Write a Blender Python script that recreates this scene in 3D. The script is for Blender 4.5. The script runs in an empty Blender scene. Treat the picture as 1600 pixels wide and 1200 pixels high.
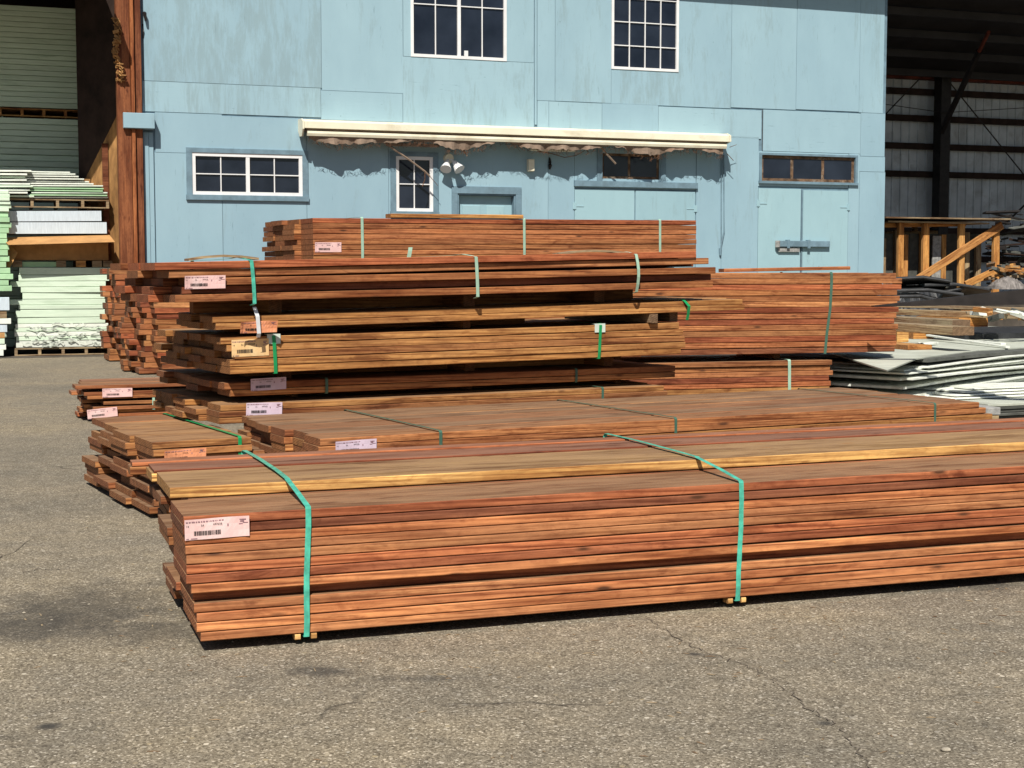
import bpy, math, random
from mathutils import Vector, Matrix
random.seed(7)
S = bpy.context.scene
C = S.collection
# ------------------------------------------------------------------ camera
F = 2300.0; PITCH = math.atan(175/2300); HC = 1.45
cam = bpy.data.cameras.new('camera'); camo = bpy.data.objects.new('camera', cam); C.objects.link(camo)
camo.location = (0, 0, HC); camo.rotation_euler = (math.radians(90)-PITCH, 0, 0)
cam.sensor_width = 36; cam.lens = F/1600*36; cam.clip_end = 500
S.camera = camo
# ------------------------------------------------------------------ light
SUN = Vector((-.085, -.628, .757)).normalized()
w = bpy.data.worlds.new('World'); S.world = w; w.use_nodes = True
nt = w.node_tree; bg = nt.nodes['Background']
sky = nt.nodes.new('ShaderNodeTexSky'); sky.sky_type = 'NISHITA'; sky.sun_disc = False
sky.sun_elevation = math.asin(SUN.z); sky.sun_rotation = math.atan2(SUN.x, SUN.y)
nt.links.new(sky.outputs[0], bg.inputs[0]); bg.inputs[1].default_value = 0.05
sl = bpy.data.lights.new('sun', 'SUN'); sl.energy = 5.0; sl.angle = math.radians(.5); sl.color = (1, .94, .84)
so = bpy.data.objects.new('sun', sl); C.objects.link(so)
so.rotation_euler = SUN.to_track_quat('Z', 'Y').to_euler()
S.view_settings.view_transform = 'Standard'; S.view_settings.look = 'None'
S.view_settings.gamma = 1; S.view_settings.exposure = 0.25; S.view_settings.use_curve_mapping = False
R = math.radians
# ------------------------------------------------------------------ pixel of the photograph -> place
def ray(x, y):
    a = (x-800)/F; b = (600-y)/F
    return Vector((a, math.cos(PITCH)+b*math.sin(PITCH), -math.sin(PITCH)+b*math.cos(PITCH)))
def onz(x, y, z):
    r = ray(x, y); return Vector((0, 0, HC)) + r*((z-HC)/r.z)
def onv(x, y, P, th, fwd=0):
    n = Vector((math.sin(R(th)), -math.cos(R(th)), 0)); r = ray(x, y)
    k = (Vector((P[0], P[1], 0)).dot(n)+fwd)/r.dot(n)
    return Vector((0, 0, HC)) + r*k
def atD(x, y, D):
    r = ray(x, y); return Vector((0, 0, HC)) + r*(D/r.y)
# ------------------------------------------------------------------ materials
def newmat(name):
    m = bpy.data.materials.new(name); m.use_nodes = True; n = m.node_tree
    return m, n, n.nodes['Principled BSDF']
def N(n, typ, **kw):
    nd = n.nodes.new('ShaderNode'+typ)
    for k, v in kw.items():
        if k.startswith('i_'):
            key = k[2:]; key = int(key) if key.isdigit() else key.replace('_', ' ')
            nd.inputs[key].default_value = v
        else: setattr(nd, k, v)
    return nd
def ramp(n, stops, interp='LINEAR'):
    r = n.nodes.new('ShaderNodeValToRGB'); e = r.color_ramp; e.interpolation = interp
    while len(e.elements) < len(stops): e.elements.new(.5)
    for el, (p, c) in zip(e.elements, stops):
        el.position = p; el.color = c if len(c) == 4 else (*c, 1)
    return r
def mixc(n, fac, a, b, mode='MIX'):
    m = n.nodes.new('ShaderNodeMix'); m.data_type = 'RGBA'; m.blend_type = mode
    for s, v in ((0, fac), (6, a), (7, b)):
        if hasattr(v, 'is_linked') or hasattr(v, 'links'): n.links.new(v, m.inputs[s])
        elif s == 0: m.inputs[s].default_value = v
        else: m.inputs[s].default_value = (*v, 1) if len(v) == 3 else v
    return m.outputs[2]
def math_(n, op, a, b=None, clamp=False):
    m = n.nodes.new('ShaderNodeMath'); m.operation = op; m.use_clamp = clamp
    for s, v in ((0, a), (1, b)):
        if v is None: continue
        if hasattr(v, 'links'): n.links.new(v, m.inputs[s])
        else: m.inputs[s].default_value = v
    return m.outputs[0]
def coords(n, scale=(1, 1, 1), offset=True):
    tc = N(n, 'TexCoord'); mp = N(n, 'Mapping'); mp.inputs['Scale'].default_value = scale
    if offset:
        oi = N(n, 'ObjectInfo'); mu = N(n, 'VectorMath', operation='MULTIPLY_ADD')
        cx = N(n, 'CombineXYZ')
        for i in range(3): n.links.new(oi.outputs['Random'], cx.inputs[i])
        n.links.new(cx.outputs[0], mu.inputs[0]); mu.inputs[1].default_value = (37.3, 19.1, 53.7)
        n.links.new(tc.outputs['Object'], mu.inputs[2]); n.links.new(mu.outputs[0], mp.inputs[0])
    else: n.links.new(tc.outputs['Object'], mp.inputs[0])
    return mp.outputs[0], tc
def noise(n, vec, scale, detail=4, rough=.55, dist=0):
    t = N(n, 'TexNoise'); t.inputs['Scale'].default_value = scale; t.inputs['Detail'].default_value = detail
    t.inputs['Roughness'].default_value = rough; t.inputs['Distortion'].default_value = dist
    n.links.new(vec, t.inputs['Vector']); return t.outputs[0]
def bump(n, b, h, strength=.3, dist=.002):
    bp = N(n, 'Bump'); bp.inputs['Strength'].default_value = strength; bp.inputs['Distance'].default_value = dist
    n.links.new(h, bp.inputs['Height']); n.links.new(bp.outputs[0], b.inputs['Normal'])

def wood(name, tones, wide=(.30, .20, .145), widemix=.6, dark=(.09, .035, .016), rough=.72):
    """boards run along local x; wide faces are greyer rough-sawn faces, x faces are end grain"""
    m, n, b = newmat(name); L = n.links
    vec, tc = coords(n, (1, 1, 1))
    oi = N(n, 'ObjectInfo')
    k = len(tones); base = ramp(n, [((i+.5)/k, c) for i, c in enumerate(tones)]); L.new(oi.outputs['Random'], base.inputs[0])
    def mapped(s):
        mp = N(n, 'Mapping'); mp.inputs['Scale'].default_value = s; L.new(vec, mp.inputs[0]); return mp.outputs[0]
    # broad tone drift along the board
    drift = noise(n, mapped((1.1, 5, 9)), 1.0, 3)
    dr = ramp(n, [(.32, (.60, .48, .41)), (.5, (1, 1, 1)), (.68, (1.34, 1.38, 1.32))]); L.new(drift, dr.inputs[0])
    col = mixc(n, 1.0, base.outputs[0], dr.outputs[0], 'MULTIPLY')
    # cathedral grain
    wv = N(n, 'TexWave', wave_type='BANDS', bands_direction='DIAGONAL'); wv.inputs['Scale'].default_value = 1.0
    wv.inputs['Distortion'].default_value = 5.0; wv.inputs['Detail'].default_value = 3; wv.inputs['Detail Scale'].default_value = 1.3
    L.new(mapped((.75, 22, 25)), wv.inputs['Vector'])
    gr = ramp(n, [(.0, (.60, .48, .42)), (.25, (.90, .85, .81)), (.5, (1.04, 1.03, 1.02)), (.7, (1.08, 1.08, 1.06)), (1, (1.14, 1.17, 1.14))]); L.new(wv.outputs[0], gr.inputs[0])
    gmask = ramp(n, [(.42, (.15,)*3), (.58, (1,)*3)]); L.new(noise(n, mapped((.7, 3, 3)), 1.3, 2), gmask.inputs[0])
    col = mixc(n, gmask.outputs[0], col, mixc(n, 1.0, col, gr.outputs[0], 'MULTIPLY'))
    sk = ramp(n, [(.34, (.66, .56, .50)), (.48, (1, 1, 1)), (.7, (1.12, 1.12, 1.08))]); L.new(noise(n, mapped((1.6, 55, 55)), 1.0, 3, .6, .5), sk.inputs[0]); col = mixc(n, .75, col, mixc(n, 1.0, col, sk.outputs[0], 'MULTIPLY'))
    fg = ramp(n, [(.3, (.72, .62, .57)), (.48, (1, 1, 1)), (.7, (1.22, 1.22, 1.18))]); L.new(noise(n, mapped((9, 22, 22)), 1.0, 5, .65, 1.2), fg.inputs[0]); col = mixc(n, .8, col, mixc(n, 1.0, col, fg.outputs[0], 'MULTIPLY'))
    # fine fibre
    fib = noise(n, mapped((3, 160, 160)), 1.0, 3, .6)
    fr = ramp(n, [(.3, (.74, .70, .66)), (.6, (1.08, 1.06, 1.04))]); L.new(fib, fr.inputs[0])
    col = mixc(n, .8, col, mixc(n, 1.0, col, fr.outputs[0], 'MULTIPLY'))
    # wide faces: duller, dusty, with dark smudges
    sp = N(n, 'SeparateXYZ'); L.new(tc.outputs['Normal'], sp.inputs[0])
    az = math_(n, 'ABSOLUTE', sp.outputs[2]); azr = math_(n, 'GREATER_THAN', az, .8)
    sm = ramp(n, [(.36, (.55, .5, .46)), (.52, (1, 1, 1)), (.75, (1.25, 1.22, 1.15))]); L.new(noise(n, mapped((1.3, 9, 9)), 1.5, 5, .6, .6), sm.inputs[0])
    wc = mixc(n, 1.0, wide, sm.outputs[0], 'MULTIPLY'); wc = mixc(n, .55, wc, mixc(n, 1.0, wc, fr.outputs[0], 'MULTIPLY'))
    wc = mixc(n, 1-widemix, wc, col)
    col = mixc(n, azr, col, wc)
    # stain blotches (mill glaze, damp)
    bl = ramp(n, [(.56, (1, 1, 1)), (.68, (.40, .27, .23))]); L.new(noise(n, mapped((2.4, 12, 12)), 1.1, 5, .65, .8), bl.inputs[0])
    col = mixc(n, .75, col, mixc(n, 1.0, col, bl.outputs[0], 'MULTIPLY'))
    # knots
    vo = N(n, 'TexVoronoi'); vo.inputs['Scale'].default_value = 1.0; L.new(mapped((2.2, 9, 9)), vo.inputs['Vector'])
    kn = ramp(n, [(.045, (1, 1, 1)), (.075, (.55,)*3), (.12, (.0,)*3)]); L.new(vo.outputs['Distance'], kn.inputs[0])
    col = mixc(n, kn.outputs[0], col, dark)
    # end grain
    ax = math_(n, 'ABSOLUTE', sp.outputs[0]); axr = math_(n, 'GREATER_THAN', ax, .8)
    rg = N(n, 'TexWave', wave_type='RINGS', rings_direction='X'); rg.inputs['Scale'].default_value = 22; rg.inputs['Distortion'].default_value = 3
    L.new(vec, rg.inputs['Vector'])
    ec = ramp(n, [(0, (.52, .44, .40)), (1, (.82, .74, .68))]); L.new(rg.outputs[0], ec.inputs[0])
    en = ramp(n, [(.3, (.6, .6, .6)), (.7, (1.15, 1.15, 1.15))]); L.new(noise(n, mapped((5, 30, 30)), 1, 4), en.inputs[0])
    e0 = mixc(n, .3, base.outputs[0], (.28, .16, .10)); e1 = mixc(n, 1, e0, ec.outputs[0], 'MULTIPLY'); e1 = mixc(n, 1, e1, en.outputs[0], 'MULTIPLY')
    col = mixc(n, axr, col, e1)
    L.new(col, b.inputs['Base Color']); b.inputs['Roughness'].default_value = rough
    b.inputs['Specular IOR Level'].default_value = .25
    hh = math_(n, 'ADD', fib, math_(n, 'MULTIPLY', wv.outputs[0], .5)); bump(n, b, hh, .45, .0025)
    return m

def simple(name, col, rough=.7, var=.12, scale=4, spec=.3, metal=0, bumpd=0, stretch=(1, 1, 1), rnd=0, dirt=None):
    m, n, b = newmat(name); L = n.links
    vec, tc = coords(n, stretch)
    r = ramp(n, [(.3, (1-var*2,)*3), (.7, (1+var,)*3)]); L.new(noise(n, vec, scale, 5, .6), r.inputs[0])
    c = mixc(n, 1, col, r.outputs[0], 'MULTIPLY')
    if rnd:
        oi = N(n, 'ObjectInfo'); rr = ramp(n, [(0, (1-rnd,)*3), (1, (1+rnd*.5,)*3)]); L.new(oi.outputs['Random'], rr.inputs[0])
        c = mixc(n, 1, c, rr.outputs[0], 'MULTIPLY')
    if dirt:
        d = ramp(n, [(.52, (0, 0, 0)), (.72, (1, 1, 1))]); L.new(noise(n, vec, scale*.6, 6, .7, .5), d.inputs[0])
        c = mixc(n, math_(n, 'MULTIPLY', d.outputs[0], .7), c, dirt)
    L.new(c, b.inputs['Base Color']); b.inputs['Roughness'].default_value = rough
    b.inputs['Specular IOR Level'].default_value = spec; b.inputs['Metallic'].default_value = metal
    if bumpd: bump(n, b, noise(n, vec, scale*6, 4), .5, bumpd)
    return m

def blue_paint(name, col=(.298, .452, .53)):
    m, n, b = newmat(name); L = n.links
    vec, tc = coords(n); oi = N(n, 'ObjectInfo')
    def mapped(s):
        mp = N(n, 'Mapping'); mp.inputs['Scale'].default_value = s; L.new(vec, mp.inputs[0]); return mp.outputs[0]
    r = ramp(n, [(.25, (.90, .91, .92)), (.75, (1.06, 1.05, 1.04))]); L.new(noise(n, mapped((1, 1, .5)), 1.4, 5, .6), r.inputs[0])
    c = mixc(n, 1, col, r.outputs[0], 'MULTIPLY')
    rr = ramp(n, [(0, (.93, .94, .96)), (1, (1.05, 1.04, 1.03))]); L.new(oi.outputs['Random'], rr.inputs[0]); c = mixc(n, 1, c, rr.outputs[0], 'MULTIPLY')
    # weathered streaks where the paint thinned to grey wood, on some panels only
    st = noise(n, mapped((2.2, 2.2, .5)), 1.3, 7, .72, .4); fine = noise(n, mapped((26, 26, 3)), 1, 4, .7)
    s2 = math_(n, 'ADD', st, math_(n, 'MULTIPLY', fine, .35))
    we = N(n, 'Attribute', attribute_name='weather', attribute_type='OBJECT'); thr = math_(n, 'MULTIPLY', we.outputs['Fac'], .16)
    sr = ramp(n, [(.755, (0, 0, 0)), (.90, (1, 1, 1))]); L.new(math_(n, 'ADD', s2, thr), sr.inputs[0])
    c = mixc(n, math_(n, 'MULTIPLY', sr.outputs[0], .45), c, (.21, .29, .31))
    # checking: thin flat cracks
    hz = N(n, 'Attribute', attribute_name='hgrain', attribute_type='OBJECT')
    vmap = mapped((45, 45, 3)); hmap = mapped((2.5, 2.5, 34))
    vm = N(n, 'Mix', data_type='VECTOR'); L.new(hz.outputs['Fac'], vm.inputs[0]); L.new(vmap, vm.inputs[4]); L.new(hmap, vm.inputs[5])
    ck = noise(n, vm.outputs[1], 1, 5, .7, .3); cm = ramp(n, [(.42, (0,)*3), (.62, (1,)*3)]); L.new(noise(n, mapped((1, 1, 1)), 1.7, 3), cm.inputs[0])
    cr = ramp(n, [(.64, (0,)*3), (.70, (1,)*3)]); L.new(ck, cr.inputs[0])
    ckm = math_(n, 'MULTIPLY', cr.outputs[0], cm.outputs[0]); c = mixc(n, math_(n, 'MULTIPLY', ckm, .8), c, (.10, .17, .20))
    # small pale chips and nail heads
    vo = N(n, 'TexVoronoi'); vo.inputs['Scale'].default_value = 2.2; L.new(vec, vo.inputs['Vector'])
    ch = ramp(n, [(.018, (1,)*3), (.026, (0,)*3)]); L.new(vo.outputs['Distance'], ch.inputs[0]); c = mixc(n, math_(n, 'MULTIPLY', ch.outputs[0], .6), c, (.06, .1, .12))
    L.new(c, b.inputs['Base Color']); b.inputs['Roughness'].default_value = .62; b.inputs['Specular IOR Level'].default_value = .3
    bump(n, b, math_(n, 'SUBTRACT', noise(n, vm.outputs[1], .7, 4), math_(n, 'MULTIPLY', ckm, 1.5)), .35, .003)
    return m

def asphalt():
    m, n, b = newmat('asphalt'); L = n.links
    vec, tc = coords(n, offset=False)
    a = N(n, 'TexVoronoi'); a.inputs['Scale'].default_value = 150; L.new(vec, a.inputs['Vector'])
    wn = N(n, 'SeparateColor'); L.new(a.outputs['Color'], wn.inputs[0])
    st = ramp(n, [(.0, (.10, .085, .063)), (.2, (.165, .142, .108)), (.5, (.222, .194, .150)), (.75, (.27, .24, .187)), (.92, (.36, .32, .25)), (.99, (.55, .50, .42))]); L.new(wn.outputs[0], st.inputs[0])
    big = N(n, 'TexVoronoi'); big.inputs['Scale'].default_value = 34; L.new(vec, big.inputs['Vector'])
    bs = N(n, 'SeparateColor'); L.new(big.outputs['Color'], bs.inputs[0])
    bmask = math_(n, 'MULTIPLY', math_(n, 'GREATER_THAN', bs.outputs[1], .88), math_(n, 'LESS_THAN', big.outputs['Distance'], .30))
    bc = ramp(n, [(0, (.34, .29, .20)), (.5, (.20, .18, .15)), (1, (.62, .57, .48))]); L.new(bs.outputs[0], bc.inputs[0])
    c = mixc(n, bmask, st.outputs[0], bc.outputs[0])
    d1 = ramp(n, [(.28, (.66, .69, .73)), (.5, (.98, .97, .95)), (.72, (1.22, 1.16, 1.02))]); L.new(noise(n, vec, .45, 6, .62, .3), d1.inputs[0])
    c = mixc(n, 1, c, d1.outputs[0], 'MULTIPLY')
    d2 = ramp(n, [(.3, (.78, .78, .78)), (.7, (1.15, 1.13, 1.1))]); L.new(noise(n, vec, 7, 5, .7), d2.inputs[0]); c = mixc(n, 1, c, d2.outputs[0], 'MULTIPLY')
    # oil stain beside the front stack: two soft ellipses with broken edges
    def blot(x, y, sx, sy, amt, c):
        mp = N(n, 'Mapping', vector_type='TEXTURE'); mp.inputs['Location'].default_value = (x, y, 0); mp.inputs['Scale'].default_value = (sx, sy, 1); L.new(vec, mp.inputs[0])
        ln = N(n, 'VectorMath', operation='LENGTH'); L.new(mp.outputs[0], ln.inputs[0])
        dd = math_(n, 'ADD', ln.outputs['Value'], math_(n, 'MULTIPLY', math_(n, 'SUBTRACT', noise(n, vec, 3.5, 6, .7), .5), 1.6))
        rr = ramp(n, [(.35, (1,)*3), (1.0, (0,)*3)]); L.new(dd, rr.inputs[0])
        return mixc(n, math_(n, 'MULTIPLY', rr.outputs[0], amt), c, (.045, .043, .04))
    for (px, py, sx, sy, am) in ((130, 950, .55, .6, .55), (250, 985, .32, .32, .5), (40, 980, .5, .4, .5), (75, 1135, .05, .05, .9), (500, 1050, .14, .09, .7), (660, 1060, .2, .06, .5), (1085, 1022, .06, .04, .8), (1110, 1025, .05, .05, .8), (1530, 915, .35, .2, .55), (1290, 1130, .04, .03, .8)):
        p = onz(px, py, 0); c = blot(p.x, p.y, sx, sy, am, c)
    # cracks
    dn = N(n, 'TexNoise'); dn.inputs['Scale'].default_value = 1.6; dn.inputs['Detail'].default_value = 6; L.new(vec, dn.inputs['Vector'])
    ad = N(n, 'VectorMath', operation='MULTIPLY_ADD'); L.new(dn.outputs['Color'], ad.inputs[0]); ad.inputs[1].default_value = (.7, .7, 0); L.new(vec, ad.inputs[2])
    vc = N(n, 'TexVoronoi', feature='DISTANCE_TO_EDGE'); vc.inputs['Scale'].default_value = .33; L.new(ad.outputs[0], vc.inputs['Vector'])
    cr = ramp(n, [(.0016, (1,)*3), (.0042, (0,)*3)]); L.new(vc.outputs[0], cr.inputs[0])
    cmk = ramp(n, [(.48, (0,)*3), (.6, (1,)*3)]); L.new(noise(n, vec, .8, 3), cmk.inputs[0])
    ck = math_(n, 'MULTIPLY', cr.outputs[0], cmk.outputs[0]); c = mixc(n, math_(n, 'MULTIPLY', ck, .6), c, (.05, .045, .038))
    L.new(c, b.inputs['Base Color']); b.inputs['Roughness'].default_value = .9; b.inputs['Specular IOR Level'].default_value = .2
    h = math_(n, 'SUBTRACT', math_(n, 'ADD', wn.outputs[1], math_(n, 'MULTIPLY', bmask, 1.2)), math_(n, 'MULTIPLY', ck, 3)); bump(n, b, h, .6, .004)
    return m

REDA = [(.41, .140, .062), (.21, .064, .032), (.47, .225, .100), (.36, .125, .058), (.19, .062, .034), (.52, .275, .125), (.45, .150, .062), (.33, .155, .074), (.23, .088, .046), (.55, .215, .088), (.40, .19, .090), (.30, .105, .050)]
RED = [(.38, .122, .055), (.24, .070, .033), (.43, .180, .078), (.31, .095, .042), (.18, .058, .032), (.45, .21, .090), (.40, .122, .053), (.32, .145, .062), (.22, .070, .034)]
TAN = [(.36, .175, .066), (.27, .115, .048), (.43, .22, .082), (.32, .155, .056), (.39, .19, .066)]
BRN = [(.33, .15, .062), (.42, .20, .082), (.28, .12, .055), (.36, .165, .065)]
M = {}
M['red'] = wood('wood_redwood', RED, wide=(.27, .165, .115))
M['redA'] = wood('wood_redwood_bright', REDA, wide=(.265, .168, .095), widemix=.8)
M['orange'] = wood('wood_orange_brown', [(.36, .15, .062), (.27, .10, .045), (.42, .20, .078), (.31, .125, .05)], wide=(.225, .150, .092))
M['tan'] = wood('wood_tan', TAN, wide=(.30, .20, .12))
M['brown'] = wood('wood_brown', BRN, wide=(.22, .15, .098), widemix=.8)
M['pine'] = wood('wood_yellow_pine', [(.60, .36, .13), (.66, .42, .17)], wide=(.255, .165, .098), widemix=.82, dark=(.3, .13, .04))
M['old'] = wood('wood_weathered', [(.30, .23, .145), (.24, .19, .13), (.34, .26, .16)], wide=(.33, .27, .185))
M['fresh'] = wood('wood_fresh_orange', [(.52, .26, .08), (.46, .22, .075), (.55, .31, .11)], wide=(.5, .29, .12))
M['post'] = wood('wood_post_stain', [(.17, .06, .028), (.21, .075, .032)], wide=(.2, .07, .03))
M['postl'] = wood('wood_post_light', [(.36, .13, .045), (.33, .12, .045)], wide=(.3, .12, .05))
M['osb'] = simple('wood_osb', (.36, .19, .07), .8, .35, 5, bumpd=.004, stretch=(1.2, 1.2, .35), dirt=(.12, .055, .025))
M['darkwood'] = simple('wood_dark_frame_and_shade', (.035, .020, .015), .85, .3, 3)
M['rust'] = simple('paint_rust_red', (.20, .05, .03), .7, .3, 3)
M['steel_dark'] = simple('steel_dark', (.022, .018, .017), .55, .3, 6, spec=.4)
M['blue'] = blue_paint('paint_blue_siding')
M['blue_door'] = blue_paint('paint_blue_door', (.31, .48, .54))
M['trim'] = simple('paint_blue_grey_trim', (.165, .26, .325), .6, .14, 5, bumpd=.001, dirt=(.11, .16, .19))
M['white'] = simple('vinyl_white', (.78, .79, .80), .45, .05, 4)
M['winwood'] = simple('window_bare_wood', (.16, .095, .055), .8, .35, 9, dirt=(.45, .38, .3))
M['cream'] = simple('painted_metal_cream', (.78, .74, .58), .4, .06, 2, dirt=(.45, .38, .26))
M['fabric'] = simple('torn_fabric_brown', (.25, .185, .14), .95, .15, 5, bumpd=.001, dirt=(.20, .11, .07))
M['twig'] = simple('dry_stem', (.14, .07, .04), .9, .3, 9)
M['foam'] = simple('foam_board_green', (.68, .82, .66), .75, .06, 5, rnd=.1, bumpd=.001, stretch=(.4, .4, 3), dirt=(.42, .55, .40))
M['foamg'] = simple('foam_board_strong_green', (.42, .66, .40), .75, .08, 5, rnd=.15)
M['foamb'] = simple('foam_board_pale_blue', (.58, .67, .74), .7, .07, 20, rnd=.05, stretch=(3, 1, .3))
M['foamw'] = simple('foam_board_white', (.76, .80, .73), .7, .07, 5, rnd=.12)
M['card'] = simple('cardboard', (.50, .27, .105), .85, .12, 5, dirt=(.35, .18, .07))
M['wrap'] = simple('plastic_wrap', (.66, .72, .64), .25, .4, 12, spec=.6, bumpd=.01)
M['corr'] = simple('corrugated_metal', (.60, .66, .70), .5, .12, 1.5, rnd=.08, dirt=(.28, .29, .28))
M['roofm'] = simple('roof_metal_dark', (.035, .033, .035), .6, .2, 1.5)
M['concrete'] = simple('concrete_grey', (.33, .33, .32), .9, .25, 14, bumpd=.003)
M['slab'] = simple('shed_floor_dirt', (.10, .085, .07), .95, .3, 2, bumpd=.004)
M['sheet'] = simple('sheet_board_grey_green', (.50, .53, .46), .75, .12, 3, rnd=.15, dirt=(.30, .30, .25))
M['sheete'] = simple('sheet_board_white', (.82, .85, .78), .7, .08, 8, rnd=.12, dirt=(.35, .34, .28))
M['sheetd'] = simple('sheet_board_dark', (.10, .105, .095), .8, .2, 8, rnd=.3)
M['tarp'] = simple('tarp_black', (.028, .030, .034), .55, .3, 6, spec=.5, bumpd=.006)
M['strap_teal'] = simple('strap_teal', (.085, .52, .38), .28, .22, 22, spec=.6, dirt=(.06, .33, .25))
M['strap_pale'] = simple('strap_pale_green', (.36, .55, .43), .4, .08, 12, spec=.5)
M['strap_green'] = simple('strap_green', (.012, .30, .10), .35, .08, 12, spec=.5)
M['strap_dark'] = simple('strap_dark_green', (.06, .14, .10), .45, .1, 12, spec=.5)
M['strap_white'] = simple('strap_white', (.7, .72, .75), .4, .05, 12, spec=.5)
M['clip'] = simple('plastic_guard_pale', (.62, .72, .66), .5, .06, 12)
M['pink'] = simple('paper_pink', (.82, .54, .52), .8, .06, 9, dirt=(.88, .72, .70))
M['lav'] = simple('paper_lavender', (.68, .55, .66), .8, .06, 9, dirt=(.76, .68, .76))
M['orangep'] = simple('paper_orange', (.80, .33, .17), .8, .1, 9, dirt=(.86, .58, .38))
M['yellowp'] = simple('paper_yellow_orange', (.85, .56, .27), .8, .1, 9, dirt=(.9, .72, .42))
M['ink'] = simple('ink_black', (.03, .025, .025), .7, .1, 9)
M['inkr'] = simple('ink_grey_purple', (.30, .17, .20), .7, .1, 9)
M['pebble'] = simple('pebble_pale', (.40, .36, .29), .85, .3, 30)
M['rag'] = simple('bag_pale_grey', (.22, .20, .19), .6, .3, 8, bumpd=.01)
m_, n_, b_ = newmat('window_glass_dark'); b_.inputs['Base Color'].default_value = (.010, .015, .028, 1); b_.inputs['Roughness'].default_value = .08
b_.inputs['Specular IOR Level'].default_value = .45
v_, t_ = coords(n_); n1_ = noise(n_, v_, 2.5, 3); bump(n_, b_, n1_, .06, .01)
r_ = ramp(n_, [(.35, (.008, .012, .022)), (.7, (.022, .030, .048))]); n_.links.new(noise(n_, v_, 1.3, 4), r_.inputs[0]); n_.links.new(r_.outputs[0], b_.inputs['Base Color'])
M['glass'] = m_
M['asphalt'] = asphalt()
# ------------------------------------------------------------------ mesh helpers
class MB:
    def __init__(s): s.v = []; s.f = []
    def add(s, vs, fs):
        k = len(s.v); s.v += [tuple(v) for v in vs]; s.f += [tuple(i+k for i in f) for f in fs]
    def box(s, x0, x1, y0, y1, z0, z1, mat=None):
        vs = [(x, y, z) for z in (z0, z1) for y in (y0, y1) for x in (x0, x1)]
        if mat: vs = [mat @ Vector(v) for v in vs]
        s.add(vs, [(0, 2, 3, 1), (4, 5, 7, 6), (0, 1, 5, 4), (2, 6, 7, 3), (0, 4, 6, 2), (1, 3, 7, 5)])
    def cbox(s, x0, x1, y0, y1, z0, z1, c=.004, mat=None, bow=(0, 0), mid=False):
        """box running along x with chamfered long edges"""
        prof = [(y0+c, z0), (y1-c, z0), (y1, z0+c), (y1, z1-c), (y1-c, z1), (y0+c, z1), (y0, z1-c), (y0, z0+c)]
        xs = [x0, (x0+x1)/2, x1] if mid else [x0, x1]; vs = []
        for i, x in enumerate(xs):
            dy, dz = bow if (mid and i == 1) else (0, 0)
            vs += [(x, y+dy, z+dz) for y, z in prof]
        fs = []
        for i in range(len(xs)-1):
            for j in range(8):
                a = i*8+j; b = i*8+(j+1) % 8; fs.append((a, b, b+8, a+8))
        fs.append(tuple(range(7, -1, -1))); k = (len(xs)-1)*8; fs.append(tuple(range(k, k+8)))
        # outward orientation: profile runs counter-clockwise seen from -x
        fs = [tuple(reversed(f)) for f in fs]
        if mat: vs = [mat @ Vector(v) for v in vs]
        s.add(vs, fs)
    def tube(s, pts, r, seg=6):
        pts = [Vector(p) for p in pts]; rings = []
        rr = r if isinstance(r, (list, tuple)) else [r]*len(pts)
        for i, p in enumerate(pts):
            t = (pts[min(i+1, len(pts)-1)]-pts[max(i-1, 0)]).normalized()
            u = t.cross(Vector((0, 0, 1))); u = u.normalized() if u.length > .01 else Vector((1, 0, 0)); q = t.cross(u)
            rings += [p+(u*math.cos(a)+q*math.sin(a))*rr[i] for a in [2*math.pi*j/seg for j in range(seg)]]
        fs = [(i*seg+j, i*seg+(j+1) % seg, (i+1)*seg+(j+1) % seg, (i+1)*seg+j) for i in range(len(pts)-1) for j in range(seg)]
        fs += [tuple(range(seg-1, -1, -1)), tuple(range((len(pts)-1)*seg, len(pts)*seg))]
        s.add(rings, fs)
    def ribbon(s, pts, nrm, wdir, wd, th):
        """flat strap through pts; nrm outward normals, wdir width direction"""
        vs = []; W = Vector(wdir)*wd/2
        for p, q in zip(pts, nrm):
            p = Vector(p); q = Vector(q).normalized()*th
            vs += [p-W, p+W, p+W+q, p-W+q]
        fs = []
        for i in range(len(pts)-1):
            for j in range(4):
                a = i*4+j; b = i*4+(j+1) % 4; fs.append((a, b, b+4, a+4))
        fs += [(3, 2, 1, 0), tuple(range(len(vs)-4, len(vs)))]
        s.add(vs, fs)
    def prism(s, poly, x0, x1):
        """polygon (y,z) extruded along x"""
        k = len(poly); s.add([(x0, y, z) for y, z in poly]+[(x1, y, z) for y, z in poly],
            [tuple(range(k)), tuple(range(2*k-1, k-1, -1))]+[(i, i+k, (i+1) % k+k, (i+1) % k) for i in range(k)])
    def slab(s, poly, z0, z1, zf=None):
        k = len(poly); f = zf or (lambda x, y: 0)
        s.add([(x, y, z0+f(x, y)) for x, y in poly]+[(x, y, z1+f(x, y)) for x, y in poly],
            [tuple(range(k-1, -1, -1)), tuple(range(k, 2*k))]+[(i, (i+1) % k, (i+1) % k+k, i+k) for i in range(k)])
    def mesh(s, name, mat, smooth=False):
        me = bpy.data.meshes.new(name); me.from_pydata(s.v, [], s.f); me.materials.append(mat)
        if smooth: me.polygons.foreach_set('use_smooth', [True]*len(me.polygons))
        me.update(); return me
    def obj(s, name, mat, parent=None, loc=None, rot=None, smooth=False):
        return link(name, s.mesh(name, mat, smooth), parent, loc, rot)
def link(name, me, parent=None, loc=None, rot=None):
    o = bpy.data.objects.new(name, me); C.objects.link(o)
    if parent: o.parent = parent
    if loc is not None: o.location = loc
    if rot is not None: o.rotation_euler = rot
    return o
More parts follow.
